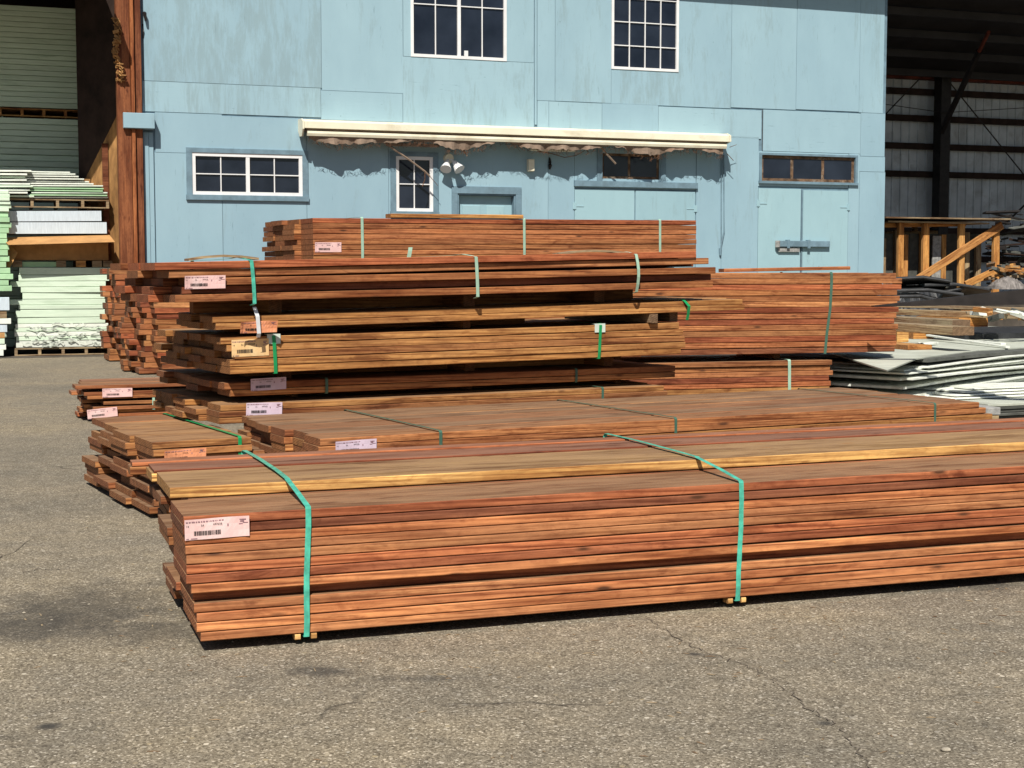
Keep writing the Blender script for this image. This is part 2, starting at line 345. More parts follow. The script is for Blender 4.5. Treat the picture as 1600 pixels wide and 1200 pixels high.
def thing(name, label, cat, loc=(0, 0, 0), rot=(0, 0, 0), group=None, ob=None):
    o = ob or bpy.data.objects.new(name, None)
    if not ob: C.objects.link(o); o.empty_display_size = .1; o.location = loc; o.rotation_euler = rot
    o['label'] = label; o['category'] = cat
    if group: o['group'] = group
    return o
def struct(o, kind='structure'): o['kind'] = kind; return o
rj = lambda a: random.uniform(-a, a)
_bc = {}
def board_mesh(L, wd, t, mat, v, tag=''):
    key = (round(L, 2), round(wd, 3), round(t, 4), mat, v, tag)
    if key not in _bc:
        b = MB(); bow = (rj(.006), rj(.0025)) if v else (0, 0)
        b.cbox(0, round(L, 2), -wd/2+.001, wd/2-.001, 0, t, .0035, mid=v > 0, bow=bow); _bc[key] = b.mesh('board', M[mat])
    return _bc[key]
# ------------------------------------------------------------------ ground
g = MB(); g.add([(-120, -60, 0), (120, -60, 0), (120, 160, 0), (-120, 160, 0)], [(0, 1, 2, 3)])
struct(g.obj('ground', M['asphalt']))
pb = MB()
for i in range(900):
    px = random.uniform(-60, 1700); py = 600+600*random.random()**.6; p = onz(px, py, 0); r = random.choice((.003, .004, .005, .007))*random.uniform(.7, 1.3)
    q = [Vector((p.x+rj(.2*r)+r*a, p.y+rj(.2*r)+r*b_, r*c_*.7)) for a, b_, c_ in ((1, 0, .4), (0, 1, .4), (-1, 0, .4), (0, -1, .4), (0, 0, 1.2), (0, 0, -.2))]
    pb.add(q, [(0, 1, 4), (1, 2, 4), (2, 3, 4), (3, 0, 4), (1, 0, 5), (2, 1, 5), (3, 2, 5), (0, 3, 5)])
struct(pb.obj('loose_gravel', M['pebble'], smooth=False), 'stuff')
cb = MB(); rs = random.Random(8)
for i in range(260):
    if rs.random() < .6: p = onz(rs.uniform(180, 1600), rs.uniform(905, 1060), 0)
    else: p = onz(rs.uniform(0, 1600), rs.uniform(600, 1200), 0)
    a = rs.uniform(0, 3.1); l = rs.uniform(.006, .022); w_ = rs.uniform(.0015, .004); q = Vector((math.cos(a), math.sin(a), 0)); t_ = Vector((-q.y, q.x, 0)); z = Vector((0, 0, .0015))
    cb.add([p+q*l+t_*w_+z*1, p-q*l+t_*w_+z, p-q*l-t_*w_+z, p+q*l-t_*w_+z, p+z*3], [(0, 1, 4), (1, 2, 4), (2, 3, 4), (3, 0, 4)])
struct(cb.obj('wood_chips', M['old']), 'stuff')
def crack(pts, wd, seed):
    rs = random.Random(seed); P = []
    for (a, b_), (c_, d_) in zip(pts, pts[1:]):
        for i in range(9):
            u = i/9; P.append(onz(a+(c_-a)*u, b_+(d_-b_)*u, 0)+Vector((rs.uniform(-.018, .018), rs.uniform(-.018, .018), 0)))
    b = MB(); vs = []
    for i, p in enumerate(P):
        t = (P[min(i+1, len(P)-1)]-P[max(0, i-1)]).normalized(); q = Vector((-t.y, t.x, 0))*wd*rs.uniform(.25, 1)*(.3 if i in (0, len(P)-1) else 1)
        vs += [(p.x-q.x, p.y-q.y, .004), (p.x+q.x, p.y+q.y, .004)]
    b.add(vs, [(2*i, 2*i+2, 2*i+3, 2*i+1) for i in range(len(P)-1)]); struct(b.obj('ground_crack', M['crack']))
M['crack'] = simple('crack_dirt', (.15, .125, .098), .95, .3, 30)
crack([(1008, 965), (1060, 1000), (1120, 1025), (1185, 1050), (1230, 1080), (1262, 1110), (1300, 1128), (1325, 1150), (1352, 1185), (1375, 1215)], .0030, 1)
crack([(1185, 1050), (1236, 1074)], .0022, 2); crack([(30, 897), (60, 889), (100, 892)], .004, 3); crack([(-10, 880), (70, 832), (150, 830)], .003, 4)
def stone(px, py, s, label):
    p = onz(px, py, 0); b = MB(); vs = []; fs = []; n1, n2 = 8, 5
    for i in range(n2):
        for j in range(n1):
            a = 2*math.pi*j/n1; e = -math.pi/2+math.pi*(i+.5)/n2
            vs.append((s*1.25*math.cos(a)*math.cos(e)*(1+rj(.12)), s*.9*math.sin(a)*math.cos(e)*(1+rj(.12)), s*.55*math.sin(e)*(1+rj(.1))+s*.45))
    for i in range(n2-1):
        for j in range(n1): fs.append((i*n1+j, i*n1+(j+1) % n1, (i+1)*n1+(j+1) % n1, (i+1)*n1+j))
    fs += [tuple(range(n1-1, -1, -1)), tuple(range(n1*(n2-1), n1*n2))]; b.add(vs, fs)
    o = b.obj('stone', M['pebble'], loc=(p.x, p.y, 0), smooth=True); thing('', label, 'stone', ob=o)
stone(1478, 1174, .013, 'pale round pebble lying on the asphalt near the lower right corner')
stone(1444, 1118, .006, 'tiny dark chip of stone on the asphalt above the pale pebble')
# ------------------------------------------------------------------ lumber bundles
def text_mesh(body, size):
    cu = bpy.data.curves.new('t', 'FONT'); cu.body = body; cu.size = size
    o = bpy.data.objects.new('t', cu); C.objects.link(o); dg = bpy.context.evaluated_depsgraph_get()
    me = bpy.data.meshes.new_from_object(o.evaluated_get(dg)); vs = [v.co.copy() for v in me.vertices]; fs = [tuple(p.vertices) for p in me.polygons]
    bpy.data.objects.remove(o); bpy.data.curves.remove(cu); bpy.data.meshes.remove(me); return vs, fs
TXT = [('14', .30), ('54', 1.0), ('697658', 1.75)]
TM = {k: text_mesh(k, 1.0) for k, _ in TXT}
def tag(parent, x0, z0, wd, ht, mat, y=-.004, curl=.006, label=None, tilt=0):
    """paper ticket stapled on a front face, lower left corner at local (x0, z0)"""
    b = MB(); nx, nz = 12, 3; vs = []
    def cy(u, v): return y-curl*(.5-.5*math.cos(u*7+v*2))*(.4+.6*v)-curl*.7*max(0, abs(u-.5)*2-.8)*3
    for i in range(nx+1):
        for j in range(nz+1):
            u, v = i/nx, j/nz; vs.append((u*wd, cy(u, v), v*ht))
    fs = [(i*(nz+1)+j, (i+1)*(nz+1)+j, (i+1)*(nz+1)+j+1, i*(nz+1)+j+1) for i in range(nx) for j in range(nz)]
    k = len(vs); vs += [(a, b_+.0008, c) for a, b_, c in vs]; fs += [tuple(reversed([q+k for q in f])) for f in fs]
    b.add(vs, fs); o = b.obj('paper_tag', M[mat], parent, (x0, 0, z0), (0, -tilt, 0))
    if label: o['label'] = label
    p = MB()
    def q(u0, v0, u1, v1):
        for i in range(max(1, int((u1-u0)/.07))):
            m_ = max(1, int((u1-u0)/.07)); a = u0+(u1-u0)*i/m_; c = u0+(u1-u0)*(i+1)/m_
            p.add([(a*wd, cy(a, v0)-.0012, v0*ht), (c*wd, cy(c, v0)-.0012, v0*ht), (c*wd, cy(c, v1)-.0012, v1*ht), (a*wd, cy(a, v1)-.0012, v1*ht)], [(0, 1, 2, 3)])
    u = .14
    rr = random.Random(int(x0*1000)+5)
    while u < .56:
        a = rr.choice((.004, .006, .010, .014)); q(u, .20, u+a, .42); u += a+rr.choice((.003, .005, .008))
    for name, u, v, hgt in (('14', .02, .62, .10), ('54', .25, .64, .10), ('697658', .44, .66, .10)):
        vs, fs = TM[name]; s = hgt*ht/.7
        if fs: p.add([(u*wd+a.x*s, cy(u+.04, v)-.0016, v*ht+a.y*s) for a in vs], fs)
    struct(p.obj('print', M['ink'], o), 'stuff')
    p = MB(); u = .02
    while u < .62:
        a = rr.choice((.01, .02, .03, .05)); q(u, .84, u+a, .90); u += a+.014
    for u0, v0, u1, v1 in ((.85, .82, .95, .87), (.86, .72, .92, .79), (.90, .66, .98, .70), (.84, .60, .90, .65), (.02, .04, .06, .08), (.09, .04, .19, .08), (.66, .55, .68, .68)): q(u0, v0, u1, v1)
    struct(p.obj('faded_print', M['inkr'], o), 'stuff')
    return o
def bundle(label, O, th, L, nc, pitch, cols, mat, t=None, slope=0, fan=0, lj=.02, rjt=.02, fj=.004, group='strapped bundles of lumber',
           lefts=None, rights=None, recess=None, gaps=None, back_l=None, matfn=None, full=True, cat='lumber bundle', skip=None, taper=0, rots=None):
    root = thing('lumber_bundle', label, cat, O, (0, -math.atan(slope), R(th)), group)
    t = t or pitch*.925; z = 0; zs = []
    for k in range(nc):
        zs.append(z); y = 0
        for c, wd in enumerate(cols):
            if skip and skip(k, c): y += wd; continue
            x0 = (lefts[k] if (lefts and c == 0) else (back_l(c) if (back_l and c) else 0)+rj(lj)*(1 if c == 0 else 1.6))
            x1 = L+(rights[k] if (rights and c == 0) else rj(rjt))
            if c: x0 += taper*(nc-1-k)/max(1, nc-1)
            dy = (recess or {}).get(k, rj(fj)) if c == 0 else 0
            mm = matfn(k, c) if matfn else mat
            Lq = round((x1-x0)/.04)*.04
            vis = (c == 0 or k == nc-1)
            me = board_mesh(Lq, wd, t, mm, random.choice((1, 2, 3)) if vis else 0)
            o = link('board', me, root, (x0, y+wd/2+dy, z), (0, -fan*k/max(1, nc-1)+rj(.0007)+(rots or {}).get(k, 0)*(c == 0), rj(.0012)))
            y += wd
        z += pitch+(gaps or {}).get(k, 0)
    root['_top'] = z; del root['_top']
    return root, zs, z
def tolocal(root_O, th, slope, P):
    d = P-Vector(root_O); x = d.x*math.cos(R(th))+d.y*math.sin(R(th)); return x, -d.x*math.sin(R(th))+d.y*math.cos(R(th)), d.z-x*slope
def strap(root, path, x, mat, wd=.018, lean=0, top=None, xr=None):
    """path: (y, z, dx) points round the bundle; ribbon offset outwards"""
    b = MB(); pts = []; nr = []
    cy = sum(p[0] for p in path)/len(path); cz = sum(p[1] for p in path)/len(path)
    for i, p in enumerate(path):
        a = path[max(0, i-1)]; c = path[min(len(path)-1, i+1)]
        d = Vector((0, c[0]-a[0], c[1]-a[1])); n = Vector((0, -d.z, d.y)); n.normalize()
        if n.dot(Vector((0, p[0]-cy, p[1]-cz))) < 0: n = -n
        pts.append((x+(p[2] if len(p) > 2 else 0), p[0], p[1])); nr.append(n)
    b.ribbon(pts, nr, (1, 0, 0), wd, .0015)
    return b.obj('strap', M[mat], root)
def loop(W, H, e=.006, z0=-.006, back=True, f=0, n=5, dxs=0):
    ps = [(.10, z0-.002), (-e+.004, z0)]+[(-e-f*math.sin(math.pi*i/n), z0+(H+e-z0)*i/n, dxs*i/n) for i in range(1, n)]+[(-e, H-.004, dxs), (.004, H+e, dxs)]+[(W*i/n, H+e+.001*(i % 2), dxs) for i in range(1, n)]+[(W-.004, H+e, dxs), (W+e, H-.004, dxs), (W+e, z0)]
    return ps
def setup(pl, pr, P, th, fwd=0):
    a = onv(*pl, P, th, fwd); b = onv(*pr, P, th, fwd); h = math.hypot(b.x-a.x, b.y-a.y)
    return a, h, (b.z-a.z)/h
def xon(px, py, O, th, slope): return tolocal(O, th, slope, onv(px, py, O, th))

# --- A: the big front pile
thA = 19.48; OA = onz(315, 1003, .045); pA = .0378
OA = OA-Vector((.060*math.cos(R(thA)), .060*math.sin(R(thA)), 0)); pA = .03756
colsA = [.42, .36, .34, .32]
lA = [v_+rj(.005) for v_ in [.060, .045, .040, .033, .035, .022, .006, .006, .004, .003, .002, .0, .0]]
def mA(k, c):
    if c == 0: return 'redA'
    return random.choice(('redA', 'brown', 'redA'))
A, zA, HA = bundle('largest reddish lumber pile in front with a pink ticket at its left end', OA, thA, 5.3, 13, pA, colsA, 'red', lj=.045, taper=.045, lefts=lA,
    recess={4: .05}, fan=.0062, matfn=mA, back_l=lambda c: .035+.01*c)
for (c, y0, wd, dz, x0, mm) in ((1, .435, .50, .0, .0, 'pine'), (2, .945, .25, .012, -.02, 'pine'), (3, 1.20, .12, .018, -.09, 'brown'), (4, 1.325, .12, .0, -.02, 'redA')):
    link('board', board_mesh(5.4, wd, pA+(.007 if c == 1 else -.001), mm, 1), A, (x0, y0+wd/2, HA+dz*0+.001), (0, -.0062, 0))
    if dz: link('board', board_mesh(5.4, wd-.004, dz, 'red', 0), A, (x0+.01, y0+wd/2, HA+pA+.002), (0, -.0062, 0))
HT = HA+pA+.014
for px, py in ((478, 990), (1152, 930)):
    x, _, _ = xon(px, py, OA, thA, 0); f = .0062*x; e = .006
    ps = [(.12, -.012), (-.002, -.012)]+[(-e-.002*(i % 2), -.008+(HA+f*i/8)*i/8+0, .012*i/8) for i in range(1, 8)]+[(-.004, HA+f-.002, .012), (.003, HA+f+.006, .014), (.22, HA+f+.034, .016), (.432, HT+f+.004, .018), (.44, HT+f+.006, .018), (.7, HT+f+.008, .02), (1.1, HT+f+.012, .01), (1.44, HT+f+.010, 0), (1.455, HT+f, 0), (1.455, 0, 0)]
    ps = [(p[0], p[1], (p[2] if len(p) > 2 else 0)+.002*math.sin(i*.9+px)) for i, p in enumerate(ps)]; strap(A, ps, x, 'strap_teal', .022)
    for s in (-.032, .032):
        b = MB(); b.cbox(-.011, .011, .0, .05, -.024, -.002, .003); o = b.obj('bearer_end', M['pine'], A, (x+s, 0, 0))
x, _, z = xon(287, 843, OA, thA, 0); tag(A, x+.004, z-.004, .243, .079, 'pink', curl=.008, tilt=.02)
for i, xx in enumerate((.9, 2.9, 4.7)):
    p = OA+Vector((math.cos(R(thA))*xx-math.sin(R(thA))*.3, math.sin(R(thA))*xx+math.cos(R(thA))*.3, 0))
    b = MB(); b.cbox(0, 1.3, -.03, .03, 0, .043); o = b.obj('bearer', M['brown'], loc=(p.x, p.y, 0), rot=(0, 0, R(thA+90)))
    thing('', 'timber bearer on the asphalt beneath the largest front pile, '+['near its ticket', 'under its middle', 'near its far right end'][i], 'timber', ob=o, group='bearers under the largest front pile')

# --- B: stack at the left behind A, its upper courses short
thB = 28.7; OB = onz(240, 803, .03)
cB = [.42, .42, .42, .40]
B, zB, HB = bundle('ragged brown lumber stack behind the left end of the largest pile, orange ticket', OB, thB, .60, 10, .0425, cB, 'brown', lj=.035, rjt=.05, rights=[1.6, 1.5, 1.6, .9, .6, .35, .22, .12, .0, .0], back_l=lambda c: -.02,
    matfn=lambda k, c: random.choice(('brown', 'tan', 'brown', 'orange')), skip=lambda k, c: (c == 2 and k in (2, 3, 6)) or (c == 3 and k in (4, 8)), fj=.02)
x, _, _ = xon(349, 700, OB, thB, 0); strap(B, loop(1.66, HB), .53, 'strap_green', .022)
x, _, z = xon(243, 722, OB, thB, 0); tag(B, .06, HB-.125, .25, .075, 'orangep', curl=.015, tilt=.02, y=-.03)

# --- E: low wide bundle behind A
thE = 28.0; PE = (-300/2300*8.1, 8.1); aE = onv(500, 685, PE, thE); bE = onv(1532, 627, PE, thE)
LE = math.hypot(bE.x-aE.x, bE.y-aE.y); pE = .0435; nE = 12
slE = (bE.z-aE.z)/LE
OE = Vector((aE.x, aE.y, aE.z-nE*pE))
E_, zE, HE = bundle('wide flat bundle of brown planks behind the largest pile, lavender ticket on front', OE, thE, LE, nE, pE, [.26, .27, .25, .25, .25, .2], 'orange', slope=slE, lj=.022, rjt=.05,
    lefts=[rj(.02) for _ in range(9)]+[.01, -.01, .0], rights=[rj(.05) for _ in range(9)]+[.12, .05, 0], back_l=lambda c: .0, matfn=lambda k, c: random.choice(('orange', 'tan', 'brown', 'orange')) if k < nE-1 else random.choice(('brown', 'orange', 'brown')))
for px, py, m_ in ((688, 690, 'strap_dark'), (1055, 670, 'strap_dark'), (1460, 650, 'strap_dark')):
    x, _, _ = xon(px, py, OE, thE, slE); strap(E_, loop(1.48, HE), x, m_, .02)
x, _, z = xon(524, 712, OE, thE, slE); tag(E_, x, z, .245, .079, 'lav', tilt=.02)

# --- C: small low bundle at far left
thC = 22; OC = onz(146, 659, .02); cC = [.3, .28, .28]
Cb, zC, HC_ = bundle('small low bundle of thin reddish boards on the asphalt at far left, two pink tickets', OC, thC, 1.5, 8, .036, cC, 'red', lj=.045, rjt=.0, lefts=[.03, .0, .05, .0, .10, -.05, -.08, -.16], gaps={3: .012, 4: .022, 6: .03},
    matfn=lambda k, c: ('tan' if (k == 4 and c == 0) else random.choice(('red', 'orange'))), fj=.015, recess={2: .03}, back_l=lambda c: -.04*c)
x, _, z = xon(160, 621, OC, thC, 0); tag(Cb, x, z, .28, .085, 'pink', label='upper pink ticket on three thin boards')
x, _, z = xon(137, 655, OC, thC, 0); tag(Cb, x, z, .28, .09, 'pink', tilt=.08, y=-.012, label='lower pink ticket, tilted')
strap(Cb, [(-.006, .10), (-.006, .16), (-.006, .215)], xon(240, 632, OC, thC, 0)[0], 'strap_pale', .025)

# --- F: the central stack of bundles
thF = 30; PF = ((343-800)/2300*9.4, 9.4); cF = [.26]*5+[.2]; WF = 1.5
def FB(label, pl, pr, fwd, nc, top_l, **kw):
    a, h, s = setup(pl, pr, PF, thF, fwd); q = onv(pl[0], top_l, PF, thF, fwd); pitch = (q.z-a.z)/nc
    r = bundle(label, a, thF, h, nc, pitch, kw.pop('cols', cF), kw.pop('mat', 'tan'), slope=s, **kw)
    return r[0], a, s, h, r[2], pitch
F1, O1, s1, h1, H1_, p1 = FB('lowest tan bundle of the central stack, its lavender ticket half hidden', (343, 663), (1040, 627), .02, 3, 633, lefts=[.0, .0, .01], rights=[0, 0, -.02], lj=.05, back_l=lambda c: .0)
x, _, z = xon(384, 650, O1, thF, s1); tag(F1, x, z, .245, .085, 'lav', tilt=-.02)
strap(F1, loop(WF, H1_), xon(941, 610, O1, thF, s1)[0], 'strap_dark', .02)
F2, O2, s2, h2, H2_, p2 = FB('thin two-course bundle in deep shade, low in the central stack, with shaded ticket', (356, 620), (1056, 589), -.09, 2, 598, lefts=[.02, -.02], rights=[0, 0], lj=.05, mat='orange', back_l=lambda c: .02)
x, _, z = xon(391, 611, O2, thF, s2); tag(F2, x, z-.0, .245, .080, 'lav', y=-.01, tilt=.02)
for px in (510, 900): strap(F2, loop(WF, H2_), xon(px, 595, O2, thF, s2)[0], 'strap_dark', .02)
F3, O3, s3, h3, H3_, p3 = FB('tan bundle of five courses in the central stack, yellow ticket and bright green straps', (360, 585), (1066, 553), .05, 5, 526, lefts=[.0, .0, .03, -.02, -.06], rights=[0, .01, .0, .01, -.03], lj=.04, back_l=lambda c: .0)
x, _, z = xon(362, 558, O3, thF, s3); tag(F3, x, z, .25, .11, 'yellowp', tilt=.01)
for px, py in ((430, 560), (935, 540)):
    x = xon(px, py, O3, thF, s3)[0]; strap(F3, loop(WF, H3_, e=.010, dxs=.015 if px > 800 else -.01), x, 'strap_green', .024)
    b = MB(); b.box(-.045, .045, -.008, -.003, -.055, .004); b.box(-.045, .045, -.008, .04, .004, .009); b.obj('edge_guard', M['clip'], F3, (x+(.012 if px > 800 else -.008), 0, H3_))
F4, O4, s4, h4, H4_, p4 = FB('thin two-course tan bundle sticking out right, beneath the reddish top bundle', (333, 516), (1162, 484), .09, 2, 494, lefts=[.02, .0], rights=[0, 0], lj=.04, cols=[.26]*4, back_l=lambda c: .06)
x = xon(1070, 478, O4, thF, s4)[0]; strap(F4, [(.3, H4_+.01, -.05), (.06, H4_+.008, -.03), (.01, H4_+.008, -.015), (-.008, H4_-.01, 0), (-.03, H4_*.5, .02), (-.012, -.02, .022), (-.002, -.06, .02)], x, 'strap_green', .026)
x, _, z = xon(373, 521, O4, thF, s4); tag(F4, x, z, .245, .075, 'orangep', curl=.03, y=-.016, label='crumpled orange ticket')
x = xon(399, 500, O4, thF, s4)[0]; strap(F4, [(-.02, H4_+.05, -.01), (-.045, H4_-.01, 0), (-.045, -.03, .006), (-.03, -.055, .006)], x, 'strap_white', .026)
F5, O5, s5, h5, H5_, p5 = FB('reddish top bundle of the central stack, pink ticket, three pale teal straps', (274, 473), (1117, 448), .155, 5, 409, mat='red', lefts=[.0, .06, .10, -.03, -.12], rights=[-.01, .0, .0, -.06, -.17], rots={3: -.0055, 4: -.0055}, lj=.06, cols=[.26]*4,
    recess={1: .05, 3: .01, 0: .0}, back_l=lambda c: -.06+.01*c, matfn=lambda k, c: 'red' if random.random() < .8 else 'orange')
x, _, z = xon(283, 452, O5, thF, s5); tag(F5, x+.02, z, .26, .082, 'pink', curl=.012, y=-.012)
for px, py, dx in ((396, 440, -.06), (745, 440, -.04), (993, 430, .0)):
    x = xon(px, py, O5, thF, s5)[0]; e = .014
    strap(F5, [(.02, -.03, dx*.1)]+[(-e-(.03 if px > 900 else .0)*math.sin(math.pi*i/5), (H5_+.0)*i/5-.02*(1-i/5), dx*(i/5)**2*.2) for i in range(6)]+[(.01, H5_+.008, dx*.5), (.12, H5_+.022, dx), (.26, H5_+.014, dx), (.6, H5_+.008, dx), (1.03, H5_+.006, dx), (1.05, H5_-.02, dx), (1.05, 0, dx)], x, 'strap_teal' if px < 500 else 'strap_pale', .024)
for (px0, px1, dz) in ((300, 410, .0), (880, 990, .0)):   # thin warped weathered slats on top
    xa = xon(px0, 405, O5, thF, s5)[0]; xb = xon(px1, 400, O5, thF, s5)[0]; b = MB(); ln = xb-xa
    for i in range(4):
        u0, u1 = i/4, (i+1)/4
        za, zb = .022*math.sin(math.pi*u0), .022*math.sin(math.pi*u1)
        b.add([(u0*ln, -.0, za), (u1*ln, 0, zb), (u1*ln, .09, zb), (u0*ln, .09, za), (u0*ln, 0, za+.014), (u1*ln, 0, zb+.014), (u1*ln, .09, zb+.014), (u0*ln, .09, za+.014)], [(3, 2, 1, 0), (4, 5, 6, 7), (0, 1, 5, 4), (2, 3, 7, 6), (1, 2, 6, 5), (3, 0, 4, 7)])
    b.obj('slat', M['old'], F5, (xa, .05, H5_+.004))
# a hidden bundle carries the central stack
OX = O1+Vector((math.cos(R(thF))*1.05-math.sin(R(thF))*.06, math.sin(R(thF))*1.05+math.cos(R(thF))*.06, 0)); OX.z = .05
bundle('bottom bundle on the asphalt carrying the central stack, behind the wide flat bundle', OX, thF, 2.5, 8, (O1.z-.09)/8, [.35]*4, 'tan')
def bearer(P, th, L, s, label, grp, mat='brown'):
    b = MB(); b.cbox(0, L, -s/2, s/2, 0, s, .004); o = b.obj('timber_spacer', M[mat], loc=P, rot=(0, 0, R(th+90))); thing('', label, 'timber', ob=o, group=grp); return o
def spacers(Olo, slo, Hlo, Ohi, shi, th, xs, W, label, grp, fwd=0.02, mat='brown'):
    for x in xs:
        c, s = math.cos(R(th)), math.sin(R(th)); xl, yl, _ = tolocal(Olo, th, 0, Ohi)
        zlo = Olo.z+Hlo+slo*(x+xl); zhi = Ohi.z+shi*x; h = zhi-zlo-.004
        if h < .012: continue
        P = Vector((Ohi.x+c*x-s*fwd, Ohi.y+s*x+c*fwd, zlo+.002)); bearer(P, th, W, h, label+', '+['nearest its left end', 'in the middle', 'nearest its right end'][xs.index(x)], grp, mat)
G_ = 'spacer timbers between the bundles of the central stack'
GL = 'dark timber spacer in a shaded gap between bundles of the central stack'
OXv = Vector(OX); bearer(Vector((OX.x+.3, OX.y+.25, OX.z+(O1.z-.09)-.0)), thF, 1.2, .04, 'left spacer under the lowest tan bundle of the central stack', G_); bearer(Vector((OX.x+1.9, OX.y+1.15, OX.z+(O1.z-.09))), thF, 1.2, .04, 'right spacer under the lowest tan bundle of the central stack', G_)
spacers(O1, s1, H1_, O2, s2, thF, (.55, 1.9, 3.2), 1.1, 'shaded spacer under the thin dark two-course bundle', G_, fwd=.22)
spacers(O2, s2, H2_, O3, s3, thF, (.5, 1.9, 3.1), 1.1, 'shaded spacer under the five-course tan bundle', G_, fwd=.3)
spacers(O3, s3, H3_, O4, s4, thF, (.45, 1.9), 1.0, 'spacer under the protruding two-course tan bundle', G_, fwd=.16)
spacers(O4, s4, H4_, O5, s5, thF, (.75, 2.2, 3.3), .98, 'spacer under the reddish top bundle', G_, fwd=.26)
for px, fw, lb in ((1018, .11, 'short tan timber block between two bundles at the right end of the central stack'), (1060, .02, 'grey timber block under the green strap at the right end of the central stack')):
    x, _, _ = xon(px, 497, O3, thF, s3); c, s = math.cos(R(thF)), math.sin(R(thF))
    z = O3.z+H3_+s3*x; h = (O4.z+s4*tolocal(O4, thF, 0, O3+Vector((c*x, s*x, 0)))[0])-z-.004
    P = Vector((O3.x+c*x+s*(fw-.08), O3.y+s*x-c*(fw-.08), z+.002)); o = bearer(P, thF, 1.2, max(.03, h), lb, None, 'old')

for O_, sl_, H0, Ohi, shi, hh_, lb in ((O1, s1, H1_, O2, s2, h2, 'added filler timber keeping the gap dark under the thin dark two-course bundle'), (O2, s2, H2_, O3, s3, h3, 'added filler timber keeping the gap dark under the five-course tan bundle'), (O3, s3, H3_, O4, s4, h4*.7, 'added filler timber keeping the gap dark under the protruding two-course bundle'), (O4, s4, H4_, O5, s5, h5, 'added filler timber keeping the gap dark under the reddish top bundle')):
    xl = tolocal(O_, thF, 0, Ohi)[0]; x0_ = .3; x1_ = hh_-.35  # fillers added so sunlit piles behind don't show through the dark gaps
    g0 = (Ohi.z+shi*x0_)-(O_.z+H0+sl_*(x0_+xl)); g1 = (Ohi.z+shi*x1_)-(O_.z+H0+sl_*(x1_+xl)); hgt = min(g0, g1)-.006
    if hgt < .012: continue
    q = Vector((Ohi.x+math.cos(R(thF))*x0_-math.sin(R(thF))*.62, Ohi.y+math.sin(R(thF))*x0_+math.cos(R(thF))*.62, O_.z+H0+sl_*(x0_+xl)+.003+(0 if g0 <= g1 else 0)))
    b = MB(); b.cbox(0, x1_-x0_, -.04, .04, 0, hgt, .004); o = b.obj('timber_spacer', M['brown'], loc=q, rot=(0, -math.atan(sl_), R(thF))); thing('', lb, 'timber', ob=o, group=G_)
# --- G: long stack at right and the one beneath
thG = 17; DG = 14.0; PG = ((1400-800)/2300*DG, DG)
aG = onv(1400, 549, PG, thG); tG = onv(1400, 426, PG, thG); LG = 4.75
c, s = math.cos(R(thG)), math.sin(R(thG)); OG = Vector((aG.x-c*LG, aG.y-s*LG, aG.z)); pG = (tG.z-aG.z)/14
rG = [0, .0, -.01, -.01, .0, -.02, .0, .02, .02, .03, .02, .03, .05, -.03]
Gb, _, HG = bundle('tall reddish stack at right with fourteen courses, carried on a shorter bundle', OG, thG, LG, 14, pG, [.25]*4, 'red', rights=rG, fj=.006, matfn=lambda k, c: random.choice(('red', 'orange', 'red')))
xg = tolocal(OG, thG, 0, onv(1298, 480, PG, thG))[0]
strap(Gb, [(-.004, -.01, -.055), (-.008, HG*.25, -.04), (-.008, HG*.55, -.01), (-.008, HG*.85, 0), (-.006, HG-.01, 0), (.01, HG+.006, 0), (1.0, HG+.006, 0), (1.01, 0, 0)], xg, 'strap_dark', .028)
xr_ = tolocal(OG, thG, 0, onv(1319, 420, PG, thG, -.1))[0]
o = link('plank', board_mesh(1.3, .12, .032, 'red', 0), None, OG+Vector(((xr_-1.3)*c, (xr_-1.3)*s+.10, HG+.004)), (0, -.018, R(thG)))
thing('', 'single loose reddish plank on top of the tall stack at right', 'plank', ob=o)
b0 = onv(1297, 640, PG, thG, .02); L0 = 4.4; pG0 = .055
OG0 = Vector((b0.x-c*L0, b0.y-s*L0, .04)); ztop = onv(1297, 562, PG, thG, .02).z; n0 = 12; pG0 = (ztop-.04)/n0
G0, _, HG0 = bundle('short reddish bundle beneath the tall stack at right, pale strap near its end', OG0, thG, L0, n0, pG0, [.27]*4, 'orange', rights=[rj(.03) for _ in range(9)]+[.02, .0, -.005], fj=.008, matfn=lambda k, c: random.choice(('orange', 'red', 'tan')))
strap(G0, loop(1.08, HG0, e=.008, dxs=-.01), tolocal(OG0, thG, 0, onv(1234, 590, PG, thG, .02))[0], 'strap_pale', .03)
spacers(OG0, 0, HG0, OG, 0, thG, (.6, 2.0, 3.6), .95, 'dark spacer timber under the tall stack at right', 'spacers under the tall stack at right', fwd=.2)

# --- I: upper rear bundle, on two hidden ones
thI = 27; PI_ = ((490-800)/2300*14.3, 14.3)
aI, hI, sI = setup((490, 407), (1088, 403), PI_, thI); tI = onv(490, 340, PI_, thI); pI = (tI.z-aI.z)/8
Ib, _, HI = bundle('topmost rear bundle of even reddish boards just below the awning, with square ends showing', aI, thI, hI, 8, pI, [.36]*4, 'red', slope=sI, lj=.03, rjt=.02, lefts=[0]*8, matfn=lambda k, c: random.choice(('red', 'orange', 'orange')), back_l=lambda c: -.05, skip=lambda k, c: False)
x, _, z = xon(492, 394, aI, thI, sI); tag(Ib, x, z, .27, .095, 'pink')
for px in (566, 819, 1031): strap(Ib, loop(1.44, HI, e=.008), xon(px, 370, aI, thI, sI)[0], 'strap_pale', .028)
c, s = math.cos(R(thI)), math.sin(R(thI))
xp = xon(610, 338, aI, thI, sI)[0]; xq = xon(817, 342, aI, thI, sI)[0]
o = link('plank', board_mesh(xq-xp, .14, .04, 'fresh', 0), None, aI+Vector((c*xp-s*.06, s*xp+c*.06, HI+sI*xp+.004)), (0, -sI, R(thI)))
